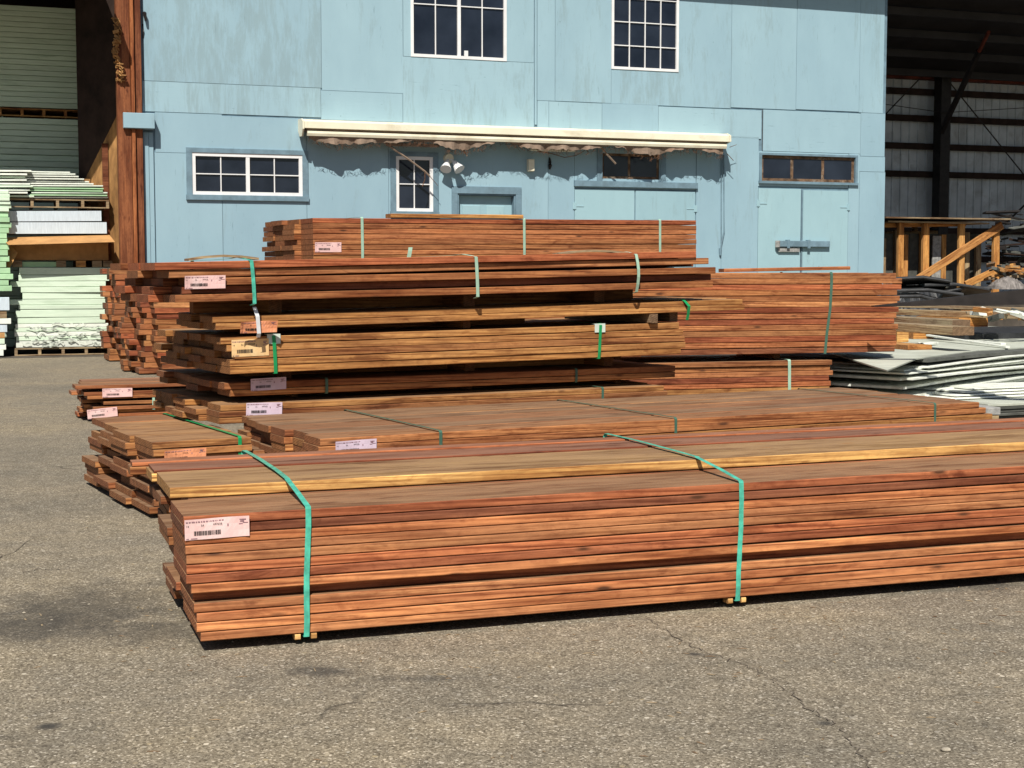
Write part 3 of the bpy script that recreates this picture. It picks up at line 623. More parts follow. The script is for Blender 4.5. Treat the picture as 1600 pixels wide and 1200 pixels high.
thing('', 'fresh yellow plank lying along the top of the topmost rear bundle', 'plank', ob=o)
zb = .06; hh = (aI.z-.09-.06-.06)/2
for q in range(2):
    bundle(('lower' if q == 0 else 'upper')+' hidden bundle supporting the topmost rear bundle', Vector((aI.x, aI.y, zb+q*(hh+.06))), thI, hI, 10, hh/10, [.48]*3, 'red', lj=.03)
strapx = onv(670, 398, PF, thF, .155)
b = MB(); b.ribbon([(0, 0, 0), (.012, 0, .05), (.018, .004, .075)], [(0, -1, 0)]*3, (1, 0, 0), .03, .002)
o = b.obj('strap_end', M['strap_pale'], F5, (xon(670, 403, O5, thF, s5)[0], .3, H5_+.0))

# --- H: thick-board stacks at far left
thH = 22.4
OH2 = onz(240, 586, .02)
zt = onv(240, 446, OH2, thH).z; pH = (zt-OH2.z)/16
bundle('ragged reddish stack of thick boards behind the left end of the central stack', OH2, thH, 5.5, 16, pH, [.36, .36, .36, .36], 'red', lj=.045, rjt=.1, lefts=[.28, .12, .10, .06, .04, .04, .02, .04, .08, .04, .06, .03, .02, .0, .02, .0][:16], fj=.018, matfn=lambda k, c: random.choice(('red', 'orange')), back_l=lambda c: -.08*c,
    skip=lambda k, c: random.random() < .08 and c > 0)
OH1 = onz(186, 565, .02); zt = onv(186, 419, OH1, thH).z; pH = (zt-OH1.z)/16
bundle('leftmost tall reddish stack of thick boards, close to the green foam stack', OH1, thH, 5.5, 16, pH, [.34, .34, .34], 'red', lj=.045, rjt=.1, lefts=[.12, .03, .0, .06, -.03, -.05, .0, -.10, -.06, -.05, .03, .0, -.02, -.02, -.04, -.12][:16], fj=.018, matfn=lambda k, c: random.choice(('red', 'orange')), back_l=lambda c: -.05*c, skip=lambda k, c: random.random() < .08 and c > 0)

# ------------------------------------------------------------------ blue building
thf = 19.5; Pf = ((222-800)/2300*25.5, 25.5, 0)
Bd = thing('warehouse_building', 'pale blue two storey plywood-sided building behind the lumber, with white windows', 'building', Pf, (0, 0, R(thf)))
def fl(x, y, fwd=0): a = tolocal(Vector(Pf), thf, 0, onv(x, y, Pf, thf, fwd)); return a[0], a[2]
def fx(x, y=300, fwd=0): return fl(x, y, fwd)[0]
def fz(x, y, fwd=0): return fl(x, y, fwd)[1]
def rect(x0, y0, x1, y1):
    a = fl(x0, y0); b = fl(x1, y1); ym = (y0+y1)/2 if y1 < 900 else 300
    return fx(x0, ym), fx(x1, ym), (b[1] if y1 < 900 else .02), a[1]
def holed(b, x0, x1, z0, z1, ya, yb, holes):
    xs = sorted({x0, x1}|{h[i] for h in holes for i in (0, 1) if x0 < h[i] < x1}); zs = sorted({z0, z1}|{h[i] for h in holes for i in (2, 3) if z0 < h[i] < z1})
    def solid(i, j):
        if not (0 <= i < len(xs)-1 and 0 <= j < len(zs)-1): return False
        cx, cz = (xs[i]+xs[i+1])/2, (zs[j]+zs[j+1])/2
        return not any(h[0] < cx < h[1] and h[2] < cz < h[3] for h in holes)
    for i in range(len(xs)-1):
        for j in range(len(zs)-1):
            if not solid(i, j): continue
            a, c, d, e = xs[i], xs[i+1], zs[j], zs[j+1]
            b.add([(a, ya, d), (c, ya, d), (c, ya, e), (a, ya, e)], [(0, 1, 2, 3)])
            b.add([(a, yb, d), (c, yb, d), (c, yb, e), (a, yb, e)], [(3, 2, 1, 0)])
            if not solid(i-1, j): b.add([(a, ya, d), (a, ya, e), (a, yb, e), (a, yb, d)], [(0, 1, 2, 3)])
            if not solid(i+1, j): b.add([(c, ya, d), (c, yb, d), (c, yb, e), (c, ya, e)], [(0, 1, 2, 3)])
            if not solid(i, j-1): b.add([(a, ya, d), (a, yb, d), (c, yb, d), (c, ya, d)], [(0, 1, 2, 3)])
            if not solid(i, j+1): b.add([(a, ya, e), (c, ya, e), (c, yb, e), (a, yb, e)], [(0, 1, 2, 3)])
hW1 = rect(300, 238, 472, 307); hW2 = rect(641, -75, 791, 96); hW3 = rect(955, -45, 1060, 113); hW4 = rect(618, 244, 676, 331)
hW5 = rect(940, 239, 1030, 281); hW6 = rect(1189, 242, 1335, 286); hD = rect(714, 302, 805, 999)
HOLES = [hW1, hW2, hW3, hW4, hW5, hW6, hD]
xR = fx(1382, 250); ztop = 7.4
panels = [(222, -140, 501, 126, 0), (501, -140, 629, 141, 0), (629, -140, 834, 88, 0), (835, -140, 838.5, 195, 0), (839, -140, 867, 157, 0), (867, -140, 955, 158, 0), (955, -140, 1143, 162, 0), (1143, -140, 1245, 168, 0), (1245, -140, 1344, 171, 0), (1344, -140, 1382, 176, 0),
    (222, 126, 501, 174, 1), (501, 141, 629, 187, 1), (629, 88, 834, 192, 1), (839, 157, 857, 203, 0), (857, 158, 940, 205, 0), (940, 161, 1028, 207, 1), (1028, 166, 1189, 212, 1), (1191.5, 171, 1344, 236, 1), (1344, 176, 1382, 244, 1),
    (242, 175, 347, 238, 0), (242, 238, 347, 999, 0), (347, 181, 479, 999, 0), (479, 187, 607, 999, 0), (607, 192, 856, 999, 0), (856, 205, 897, 999, 0), (897, 206, 1087, 293, 0), (1087, 212, 1127, 999, 0), (1127, 212, 1184, 999, 0), (1184, 236, 1325, 291, 0), (1325, 237, 1342, 999, 0), (1342, 244, 1382, 268, 0), (1342, 268, 1382, 999, 0)]
for (a, b1, c1, d1, hg) in panels:
    x0, x1, z0, z1 = rect(a, b1, c1, d1)
    if d1 < 900: z0 = fl(a, d1)[1]
    if b1 < -100: z1 = ztop
    b = MB(); pr_ = random.choice((0, .002, .004)); g_ = .0035
    holed(b, x0+g_, x1-g_, z0+g_, z1-g_, -.016-pr_, -.001, HOLES)
    o = b.obj('siding_panel', M['blue'], Bd); o['hgrain'] = float(hg); o['weather'] = {(222, -140): 1.0, (222, 126): .8, (867, -140): .45, (955, -140): .5, (629, 88): .35, (1143, -140): .3, (1344, -140): .3}.get((a, b1), .0)
# structural wall behind the panels
b = MB(); holed(b, 0, xR, 0, ztop, .0, .12, HOLES); b.obj('wall', M['trim'], Bd)
b = MB(); b.box(xR-.12, xR, .121, 9, 0, ztop); b.obj('wall', M['darkwood'], Bd)
b = MB(); b.box(.2, xR-.13, 8.9, 9, 0, ztop); b.obj('wall', M['darkwood'], Bd)
ez = fz(1384, 12)+.50*1.14
b = MB(); b.box(-.3, xR+.02, -.50, 9, ez+.03, ez+.15); b.obj('roof', M['roofm'], Bd)
b = MB(); b.box(-.3, xR+.02, -.53, -.502, ez-.03, ez+.2); b.obj('fascia', M['trim'], Bd)
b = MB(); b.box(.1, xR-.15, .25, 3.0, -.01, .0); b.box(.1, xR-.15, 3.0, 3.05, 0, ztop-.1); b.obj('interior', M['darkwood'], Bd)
# windows: part = frame, sub-parts = panes, muntins, trim
def window(hole, cols, rows, fw=.05, mat='white', mull=(), trim=None, depth=.05, mw=.018, sill=False, out=.03):
    x0, x1, z0, z1 = hole; b = MB()
    b.box(x0, x1, -out, depth, z0, z0+fw); b.box(x0, x1, -out, depth, z1-fw, z1); b.box(x0, x0+fw, -out+.001, depth, z0+fw, z1-fw); b.box(x1-fw, x1, -out+.001, depth, z0+fw, z1-fw)
    fr = b.obj('window', M[mat], Bd); xs = [x0+fw]+[x0+(x1-x0)*m for m in mull]+[x1-fw]
    for m in mull:
        b = MB(); xm = x0+(x1-x0)*m; b.box(xm-fw*.55, xm+fw*.55, -out+.004, depth, z0+fw, z1-fw); b.obj('mullion', M[mat], fr)
    for i in range(len(xs)-1):
        a = xs[i]+(fw*.55 if i else 0); c_ = xs[i+1]-(fw*.55 if i < len(xs)-2 else 0)
        for u in range(1, cols):
            xm = a+(c_-a)*u/cols; b = MB(); b.box(xm-mw/2, xm+mw/2, -.012, .012, z0+fw, z1-fw); b.obj('muntin', M[mat], fr)
        for v in range(1, len(rows)-0) if isinstance(rows, (list, tuple)) else range(1, rows):
            zm = rows[v] if isinstance(rows, (list, tuple)) else z0+(z1-z0)*v/rows
            b = MB(); b.box(a, c_, -.011, .011, zm-mw/2, zm+mw/2); b.obj('muntin', M[mat], fr)
        nr = rows if isinstance(rows, int) else len(rows)
        for u in range(cols):
            pa = a+(c_-a)*u/cols; pc = a+(c_-a)*(u+1)/cols
            for v in range(nr):
                za = z0+fw if v == 0 else (z0+(z1-z0)*v/nr if isinstance(rows, int) else rows[v]); zc = z1-fw if v == nr-1 else (z0+(z1-z0)*(v+1)/nr if isinstance(rows, int) else rows[v+1])
                b = MB(); b.add([(pa, .016, za), (pc, .016, za), (pc, .016, zc), (pa, .016, zc), (pa, .02, za), (pc, .02, za), (pc, .02, zc), (pa, .02, zc)], [(0, 1, 2, 3), (7, 6, 5, 4), (0, 3, 7, 4), (1, 5, 6, 2), (3, 2, 6, 7), (0, 4, 5, 1)])
                b.obj('pane', M['glass'], fr)
    if trim:
        tw = trim; b = MB(); o_ = .045
        b.box(x0-tw, x1+tw, -o_, -.0, z1, z1+tw*.8); b.box(x0-tw-.01, x1+tw+.01, -o_-.02, -.0, z0-tw*.9, z0)
        b.box(x0-tw, x0, -o_+.002, 0, z0, z1); b.box(x1, x1+tw, -o_+.002, 0, z0, z1); b.obj('trim', M['trim'], fr)
    return fr
window(hW1, 2, 2, .06, mull=(.5,), trim=.10)
p8 = fz(641, 5); pm = fz(641, -40)
window(hW2, 2, [hW2[2], p8], .055, mull=(.5,))
r0 = fz(955, 107); r1 = fz(955, 70); dr = r1-r0
window(hW3, 4, [hW3[2], r1, r1+dr, r1+2*dr], .05)
window(hW4, 2, 2, .06, trim=.10)
window(hW5, 1, 1, .05, 'winwood', mull=(.48,), depth=.08, out=-.02)
for xa in (932, 1031):
    b = MB(); b.box(fx(xa), fx(xa+8), -.04, 0, fz(940, 283), fz(940, 232)); b.obj('window_casing', M['trim'], Bd)
b = MB(); b.box(fx(896), fx(1088), -.07, 0, fz(896, 291), fz(896, 282)); b.obj('door_header', M['trim'], Bd)
window(hW6, 1, 1, .06, 'winwood', mull=(.33, .66), trim=.055, depth=.08, out=-.015)
# grey clutter glimpsed: handle in the upper window
b = MB(); b.box(0, .07, -.03, .0, 0, .10); b.obj('window_latch', M['white'], Bd, (fx(725, 85), .0, fz(725, 88)))
# door with raised panels
x0, x1, z0, z1 = hD; tw = .11
b = MB(); b.box(x0-tw, x1+tw, -.045, 0, z1, z1+.13); b.box(x0-tw, x0, -.043, 0, 0, z1); b.box(x1, x1+tw, -.043, 0, 0, z1)
b.box(x0, x0+.03, -.02, .12, 0, z1); b.box(x1-.03, x1, -.02, .12, 0, z1); b.box(x0+.03, x1-.03, -.02, .12, z1-.03, z1); b.obj('door_frame', M['trim'], Bd)
b = MB(); b.box(x0+.035, x1-.035, .10, .14, .02, z1-.035); dr_ = b.obj('door', M['blue_door'], Bd)
for i in range(2):
    for (u, v) in ((.06, .32), (.37, .60), (.65, .93)):
        xa = x0+.13+i*(x1-x0-.2)/2*1.0; b = MB(); wd = (x1-x0)*.30; za = z1-.04-(z1)*v*1.0; zb_ = z1-.04-z1*u
        b.cbox(xa, xa+wd, .085, .1005, max(.1, za), zb_, .006); b.obj('raised_panel', M['blue_door'], dr_)
b = MB(); b.tube([(x1-.12, .10, 1.0), (x1-.12, .04, 1.0)], .025, 8); b.obj('door_knob', M['concrete'], dr_)
# plank doors with strap hinges
def barn(x0, x1, y, hinge, yl, thick=.02, dz=0):
    a = fx(x0); c_ = fx(x1); z = fz(x0, y)+dz; b = MB(); b.box(a+.006, c_-.006, -.022, -.002, .03, z); d = b.obj('door', M['blue_door'], Bd); d['hgrain'] = 0.0
    zh = fz(x0, yl); xh = a if hinge < 0 else c_; b = MB(); sg = -hinge
    b.box(min(xh, xh+sg*.19), max(xh, xh+sg*.19), -.030, -.0225, zh-.010, zh+.010); b.box(xh-.035, xh+.035, -.032, -.023, zh-.06, zh+.07); b.tube([(xh, -.036, zh-.06), (xh, -.036, zh+.07)], .008, 6); b.obj('strap_hinge', M['blue_door'], d)
    return d
barn(897, 991, 295, -1, 322); barn(992, 1086, 297, 1, 325, dz=-.01)
barn(1184, 1251, 294, -1, 318); barn(1254, 1325, 297, 1, 323)
b = MB(); b.box(fx(1252), fx(1253.6), -.03, -.002, .03, fz(1250, 297)); b.obj('door_seam_strip', M['trim'], Bd)
za = fz(1212, 384); b = MB(); b.cbox(fx(1214), fx(1294), -.10, -.045, za-.02, za+.10, .006); hs = b.obj('door_bar', M['trim'], Bd)
b = MB(); b.box(fx(1215), fx(1248), -.07, -.03, za-.12, za-.04); b.tube([(fx(1213), -.08, za-.03), (fx(1213), -.08, za+.10)], .05, 8); b.obj('latch', M['concrete'], hs)
for xx in (1227, 1259):
    b = MB(); b.box(fx(xx), fx(xx+4), -.115, -.10, za-.05, za+.12); b.box(fx(xx), fx(xx+4), -.10, -.02, za+.104, za+.12); b.obj('bracket', M['trim'], hs)
b = MB(); b.box(fx(1189.5), fx(1191), -.002, -.0005, fz(1190, 240), fz(1190, 172)); b.obj('dark_slot', M['darkwood'], Bd)
# corner trim, ledge block
b = MB(); b.box(fx(225), fx(233), -.05, 0, .02, fz(225, 207)); b.box(fx(233.5), fx(240.5), -.035, 0, .02, fz(225, 207)); b.obj('corner_trim', M['blue'], Bd)
b = MB(); b.cbox(fx(193), fx(241), -.26, -.02, fz(193, 202), fz(193, 178), .008); o = b.obj('ledge_block', M['blue'], Bd); o['hgrain'] = 1.0
b = MB(); b.box(0, xR+.0, -.004, .0, 0, .02); b.obj('base_strip', M['trim'], Bd)
# brown wood return wall at the left, running back into the shed
p0 = tolocal(Vector(Pf), thf, 0, Vector((-6.55, 25.75, 0))); p1 = tolocal(Vector(Pf), thf, 0, Vector((-7.75, 26.55, 0)))
def sloped(za, zb_, zc, zd, mat):   # wall piece between two sloping lines (front heights za..zc, rear heights zb..zd)
    b = MB(); q = ((p0[0], p0[1]), (p1[0], p1[1]), (p1[0]+.15, p1[1]+.1), (p0[0]+.15, p0[1]+.1)); lo = (za, zb_, zb_, za); hi = (zc, zd, zd, zc)
    b.add([(x, y, l) for (x, y), l in zip(q, lo)]+[(x, y, h) for (x, y), h in zip(q, hi)], [(3, 2, 1, 0), (4, 5, 6, 7), (0, 1, 5, 4), (1, 2, 6, 5), (2, 3, 7, 6), (3, 0, 4, 7)]); return b.obj('wall', M[mat], Bd)
sloped(0, 0, 4.7, 2.9, 'osb'); sloped(4.705, 2.905, 8, 8, 'darkwood')  # eave's slanting shadow painted in: upper piece of the wall coloured dark
for k in range(3):
    u = (k+.5)/3; xx = p0[0]+(p1[0]-p0[0])*u; yy = p0[1]+(p1[1]-p0[1])*u; b = MB(); b.box(-.05, .05, -.06, .0, 0, 4.6-1.8*u); b.obj('stud', M['post'] if k % 2 else M['osb'], Bd, (xx-.02, yy-.02, 0))

# post at the corner
xp0, xp1 = fx(183, 300), fx(222, 300)
Po = thing('timber_post', 'tall red-brown timber corner post at the left edge of the blue building', 'post', Vector(Pf), (0, 0, R(thf)))
for a, c_, y0, y1, mm in ((183, 204, -.16, .10, 'post'), (204.3, 210, -.20, .02, 'postl'), (210.3, 221.6, -.14, .12, 'post')):
    b = MB(); L_ = 7.2; mt = Matrix.Rotation(-math.pi/2, 4, 'Y'); xa, xc = fx(a, 200), fx(c_, 200)
    o = b; b.cbox(0, L_, y0, y1, -(xc-xa)/2, (xc-xa)/2, .006); b.obj('post_plank', M[mm], Po, ((xa+xc)/2, 0, 0), (0, -math.pi/2, 0))
b = MB()
xa = fx(176, 80); rs = random.Random(4)
for k in range(190):
    u = rs.random(); zz = fz(180, 32+96*u); xx = fx(180+3*math.sin(u*9)+rs.uniform(-4, 4)*(1.1-.4*u)+4*u, 80); s_ = rs.uniform(.02, .055); mt = Matrix.Translation((xx, -.2+rs.uniform(-.06, .06), zz)) @ Matrix.Rotation(rs.uniform(0, 3), 4, (rs.random(), rs.random(), rs.random()))
    b.box(-s_, s_, -s_*.5, s_*.5, -s_*.15, s_*.15, mt)
o = b.obj('torn_board_scrap', M['osb'], loc=Pf, rot=(0, 0, R(thf))); thing('', 'ragged strip of torn chipboard stuck to the upper part of the corner post', 'wood scrap', ob=o)
# cable and insulator at the top left of the facade
b = MB(); b.tube([(fx(225, 22), -.03, fz(225, 20)), (fx(225, 22), -.10, fz(225, 22)), (fx(226.5, 22), -.10, fz(226.5, 34))], [.02, .035, .02], 6); b.tube([(fx(223, 40), -.02, fz(223, 38)), (fx(224, 50), -.04, fz(224, 50)), (fx(223.5, 60), -.02, fz(223.5, 60))], .012, 5)
o = b.obj('wire_insulator', M['steel_dark'], loc=Pf, rot=(0, 0, R(thf))); thing('', 'small dark wire insulator with hanging cable at the upper left of the blue wall', 'insulator', ob=o)

# ------------------------------------------------------------------ awning
Aw = thing('retracted_awning', 'long cream retracted awning box with torn brown fabric across the blue wall', 'awning', Pf, (0, 0, R(thf)))
xa, xb = fx(475, 200, .4), fx(1139, 215, .4); zt = fz(474, 188, .2)+.02
b = MB(); b.prism([(0-.018, zt), (-.30, zt-.01), (-.42, zt-.06), (-.425, zt-.17), (-.38, zt-.175), (-.38, zt-.07), (-.02, zt-.04)][::-1], xa, xb); b.obj('awning_box', M['cream'], Aw)
b = MB(); b.prism([(-.02, zt+.012), (-.30, zt+.0), (-.435, zt-.05), (-.44, zt-.19), (-.34, zt-.31), (-.14, zt-.30), (-.02, zt-.2)][::-1], xa-.03, xa-.002); b.obj('end_cap', M['cream'], Aw)
b = MB(); b.prism([(-.02, zt+.012), (-.30, zt+.0), (-.435, zt-.05), (-.44, zt-.17), (-.25, zt-.21), (-.02, zt-.2)][::-1], xb+.002, xb+.03); b.obj('end_cap', M['cream'], Aw)
b = MB(); b.prism([(-.34, zt-.215), (-.405, zt-.22), (-.415, zt-.26), (-.40, zt-.305), (-.34, zt-.30)][::-1], xa+.06, xb-.05); b.obj('front_bar', M['cream'], Aw)
b = MB(); b.box(xa+.06, xb-.06, -.37, -.04, zt-.20, zt-.10); b.obj('fabric_roll', M['fabric'], Aw)
nx = 150; vs = []; fs = []; rs = random.Random(11)
sag = [0]*(nx+1)
for i in range(nx+1):
    u = i/nx; sag[i] = .04+.11*abs(math.sin(u*math.pi*4.2+.3)*math.sin(u*17+1)**.0)**1.5+.03*math.sin(u*41)*(1 if .03 < u < .97 else .4)+rs.uniform(-.02, .02)
for i in range(nx+1):
    u = i/nx; x = xa+.10+(xb-xa-.2)*u; w_ = .035*math.sin(u*75+2*math.sin(u*9))+.02*math.sin(u*210)
    for j in range(4):
        v = j/3; vs.append((x+rs.uniform(-.006, .006), -.37+w_*v, zt-.29-sag[i]*v))
for i in range(nx):
    for j in range(3): fs.append((i*4+j, i*4+j+1, i*4+j+5, i*4+j+4))
b = MB(); b.add(vs, fs); o = b.obj('torn_fabric', M['fabric'], Aw); md = o.modifiers.new('s', 'SOLIDIFY'); md.thickness = .006
b = MB()
for i in range(320):   # frayed threads
    u = rs.random(); x = xa+.1+(xb-xa-.2)*u; k = int(u*nx); z = zt-.30-sag[k]; l = rs.uniform(.03, .10)
    b.tube([(x, -.36, z+.01), (x+rs.uniform(-.03, .04), -.36, z-l*.5), (x+rs.uniform(-.06, .08), -.36, z-l)], .003, 3)
struct(b.obj('frayed_threads', M['twig'], Aw), 'stuff')
def fpt(px, py, f): a = fl(px, py, f); return (a[0], -f, a[1])
for pts, r in ((((597, 219), (618, 235), (640, 250), (664, 268), (672, 276)), .022), (((664, 268), (664, 280), (660, 291)), .012), (((672, 276), (684, 290)), .006), (((713, 218), (722, 232), (730, 244)), .02), (((840, 236), (862, 240), (882, 246), (900, 243), (914, 235)), .011), (((938, 229), (950, 243), (962, 256)), .026), (((1140, 230), (1151, 226)), .006), (((1136, 240), (1146, 251)), .008)):
    b = MB(); b.tube([fpt(p[0], p[1], .27) for p in pts], [r*(1-.5*i/len(pts))*random.uniform(.8, 1.2) for i in range(len(pts))], 5); b.obj('broken_fabric_strand', M['twig'] if r < .02 else M['fabric'], Aw)
for px, py in ((597, 216), (712, 219), (937, 226)):
    a = fpt(px, py, .3); b = MB(); b.box(a[0]-.03, a[0]+.03, a[1]-.02, a[1]+.02, a[2]-.06, a[2]+.02); b.obj('arm_joint', M['cream'], Aw)
for px0, px1, py in ((604, 686, 224), (829, 898, 232)):
    a = fpt(px0, py, .28); c_ = fpt(px1, py+4, .28); b = MB(); b.cbox(a[0], c_[0], -.30, -.22, a[2]-.04, a[2]+.01, .006); b.obj('valance_rail', M['cream'] if px0 > 700 else M['fabric'], Aw)
a = fpt(487, 213, .3); b = MB(); b.tube([(a[0], -.28, a[2]+.02), (a[0]+.10, -.31, a[2]-.05), (a[0]+.19, -.31, a[2]-.06)], [.03, .045, .05], 6); b.obj('arm_elbow', M['cream'], Aw)
# wall lamps and fittings
def cone(b, a, c_, r0, r1, seg=12):
    b.tube([a, c_], [r0, r1], seg)
x, z = fl(700, 248); Fl = thing('flood_light', 'white twin-head floodlight on the blue wall below the awning', 'light', Pf, (0, 0, R(thf)))
b = MB(); b.tube([(x, -.018, z), (x, -.09, z)], [.10, .085], 12); b.obj('base', M['cream'], Fl)
for s_, dx in ((-1, -.06), (1, .08)):
    b = MB(); b.tube([(x+dx*.4, -.08, z-.02), (x+dx, -.14, z-.07)], .02, 6); a0 = Vector((x+dx, -.13, z-.06)); b.tube([a0, a0+Vector((dx*.3, -.03, -.06)), a0+Vector((dx*.9, -.10, -.15))], [.04, .06, .105], 12); b.obj('lamp_head', M['white'], Fl)
x, z = fl(827, 260); b = MB(); b.cbox(x-.055, x+.055, -.13, -.018, z-.10, z+.13, .012); o = b.obj('junction_box', M['cream'], loc=Pf, rot=(0, 0, R(thf))); thing('', 'small cream box lamp on the blue wall right of the door', 'light', ob=o)
x, z = fl(858, 258); b = MB(); b.tube([(x, -.02, z+.14), (x, -.05, z+.05), (x, -.06, z), (x, -.03, z-.08)], [.012, .03, .04, .015], 7); o = b.obj('wall_hook', M['steel_dark'], loc=Pf, rot=(0, 0, R(thf))); thing('', 'small dark hook on the blue wall beside the cream box lamp', 'hook', ob=o)
b = MB(); pts = [fpt(1131, 242, .04), fpt(1131, 300, .04), fpt(1131.5, 362, .04), fpt(1128, 378, .05), fpt(1126, 388, .05)]; b.tube(pts, .014, 6); b.tube([fpt(1127, 240, .05), fpt(1127, 388, .05)], .012, 6); pts = [fpt(1125.5, 388, .05), fpt(1125.5, 399, .05)]; b.tube(pts, [.03, .02], 7)
o = b.obj('awning_crank_rod', M['trim'], loc=Pf, rot=(0, 0, R(thf))); thing('', 'thin hanging crank rod below the right end of the awning', 'rod', ob=o)

# ------------------------------------------------------------------ foam board stacks, left shed
def stack(label, px, py, D, wd, dp, th, items, cat='foam board stack', group='stacks of foam insulation boards', z0=None, jit=.03, name='foam_board_stack', mirror=False):
    """items: (thickness, material, partname, dx, width) bottom to top; anchored at the right front corner"""
    P = atD(px, py, D); c_, s_ = math.cos(R(th)), math.sin(R(th)); z0 = P.z if z0 is None else z0
    root = thing(name, label, cat, (P.x-c_*wd, P.y-s_*wd, z0), (0, 0, R(th)), group); z = 0
    for it in items:
        t, m_, nm, dx, w_ = it[:5]; tl = it[5] if len(it) > 5 else 0
        w_ = w_ or wd; b = MB(); b.cbox(0, w_, 0, dp, 0, t*.93, .006)
        b.obj(nm, M[m_], root, (dx+rj(jit), rj(jit*.6), z), (0, tl, rj(.01))); z += t
    return root, z
def pallet(root, z, wd, dp, t=.13, x0=0, mat='old'):
    b = MB(); b.cbox(0, wd, 0, dp, t-.022, t, .003); b.obj('pallet_deck', M[mat], root, (x0, 0, z))
    for k in range(5):
        b = MB(); b.box(0, .05, .0, dp, 0, t-.024); b.obj('pallet_stringer', M[mat], root, (x0+k*(wd-.05)/4, .005, z))
    b = MB(); b.cbox(0, wd, .0, .1, 0, .02, .003); b.obj('pallet_board', M[mat], root, (x0, -.01, z-.001))
# main visible stack J
J, zJ = stack('pale green foam board stack with torn plastic at its base, beside the corner post', 175, 552, 25.8, 1.62, 1.15, thf,
    [(.12, 'foamw', 'foam_board', .02, 1.58), (.075, 'foam', 'foam_board', .03, 1.56), (.075, 'foamw', 'foam_board', .02, 1.56), (.07, 'foam', 'foam_board', .02, 1.55), (.07, 'foamw', 'foam_board', .03, 1.54), (.11, 'foam', 'foam_board', .05, 1.46), (.14, 'foam', 'foam_board', .04, 1.48), (.075, 'foam', 'foam_board', .08, 1.4), (.10, 'foam', 'foam_board', -.08, 1.62), (.11, 'foam', 'foam_board', .16, 1.36), (.10, 'foam', 'foam_board', .12, 1.4), (.10, 'foam', 'foam_board', -.04, 1.58), (.11, 'foam', 'foam_board', .10, 1.5), (.13, 'foam', 'foam_board', .10, 1.55)], z0=.15, jit=.012)
pallet(J, -.14, 1.6, 1.1)
P = atD(175, 552, 25.8); jb = Vector((P.x-math.cos(R(thf))*1.62, P.y-math.sin(R(thf))*1.62, 0)); yb = jb+Vector((0, 0, .15+zJ))
b = MB(); rs = random.Random(3)
for k in range(34):
    x = rs.uniform(0, 1.5); z = rs.uniform(.0, .42); l = rs.uniform(.06, .3); p_ = [(x, -.02-rs.random()*.02, z)]
    for q in range(3): p_.append((x+l*(q+1)/3, -.02-rs.random()*.035, z+rs.uniform(-.03, .03)))
    b.ribbon(p_, [(0, rs.uniform(-.3, .3), 1)]*4, (0, 0, 1), rs.uniform(.01, .03), .002)
struct(b.obj('torn_plastic_wrap', M['wrap'], J), 'stuff')
# cardboard carton with blue-white foam
K0 = thing('open_carton', 'torn open brown carton with pale blue foam boards on top, between two green stacks', 'carton', (yb.x, yb.y, yb.z), (0, 0, R(thf)))
for xx in (.0, .72, 1.05, 1.32, 1.5):
    b = MB(); b.cbox(0, .16, 0, 1.0, 0, .11, .004); b.obj('block', M['fresh'] if .9 < xx < 1.2 else M['old'], K0, (xx, .0, .002))
b = MB(); b.box(.1, .8, .06, .9, .0, .09); b.obj('foam_board', M['foamg'], K0)
b = MB(); b.box(-.12, 1.60, .10, 1.1, .12, .50); b.obj('carton_body', M['card'], K0)
b = MB(); b.add([(-.16, .0, .50), (1.62, .0, .56), (1.68, -.40, .43), (-.06, -.42, .37), (-.16, .004, .50), (1.62, .004, .56), (1.68, -.396, .425), (-.06, -.416, .365)], [(0, 3, 2, 1), (4, 5, 6, 7), (0, 1, 5, 4), (3, 7, 6, 2), (0, 4, 7, 3), (1, 2, 6, 5)]); b.obj('carton_flap', M['card'], K0)
b = MB(); b.add([(-.13, .0, .48), (-.30, -.05, .03), (-.06, -.12, -.05), (.09, -.14, .24), (-.13, .005, .48), (-.30, -.045, .03), (-.06, -.115, -.05), (.09, -.135, .24)], [(0, 1, 2, 3), (7, 6, 5, 4), (0, 4, 5, 1), (1, 5, 6, 2), (2, 6, 7, 3), (3, 7, 4, 0)]); b.obj('carton_flap', M['card'], K0)
b = MB(); b.box(-.14, 1.58, -.03, 1.05, .565, .76); b.obj('foam_block', M['foamb'], K0, rot=(0, -.012, 0))
b = MB(); b.box(-.20, 1.50, -.04, 1.05, .775, .95); b.obj('foam_block', M['foamb'], K0, rot=(0, -.016, 0))
# upper thin sheets on a pallet
K1 = thing('thin_sheet_stack', 'spread stack of thin white and green sheets on a grey pallet above the open carton', 'sheet stack', (yb.x-.1, yb.y, yb.z+1.02), (0, 0, R(thf)))
pallet(K1, 0, 1.72, 1.0, .15, -.0)
z = .16
for k in range(12):
    dx = [.42, .40, .45, .36, .40, .42, .30, .22, .18, .1, .05, .0][k]; b = MB(); t = .022; b.cbox(0, 1.3-.02*k, 0, 1.1, 0, t, .003); b.obj('sheet', M['foamg' if k in (1, 3, 4) else 'foamw'], K1, (dx+rj(.02), rj(.03)-.03+.01*k, z), (0, -.01-rj(.006), rj(.01))); z += .040
z = .16
for k in range(9):
    b = MB(); t = .03; b.cbox(0, 1.35, 0, 1.1, 0, t, .003); b.obj('sheet', M['foamw' if k % 3 else 'foam'], K1, (-.95+rj(.08), -.06+rj(.03), z), (0, -.015-rj(.005), rj(.012))); z += .052
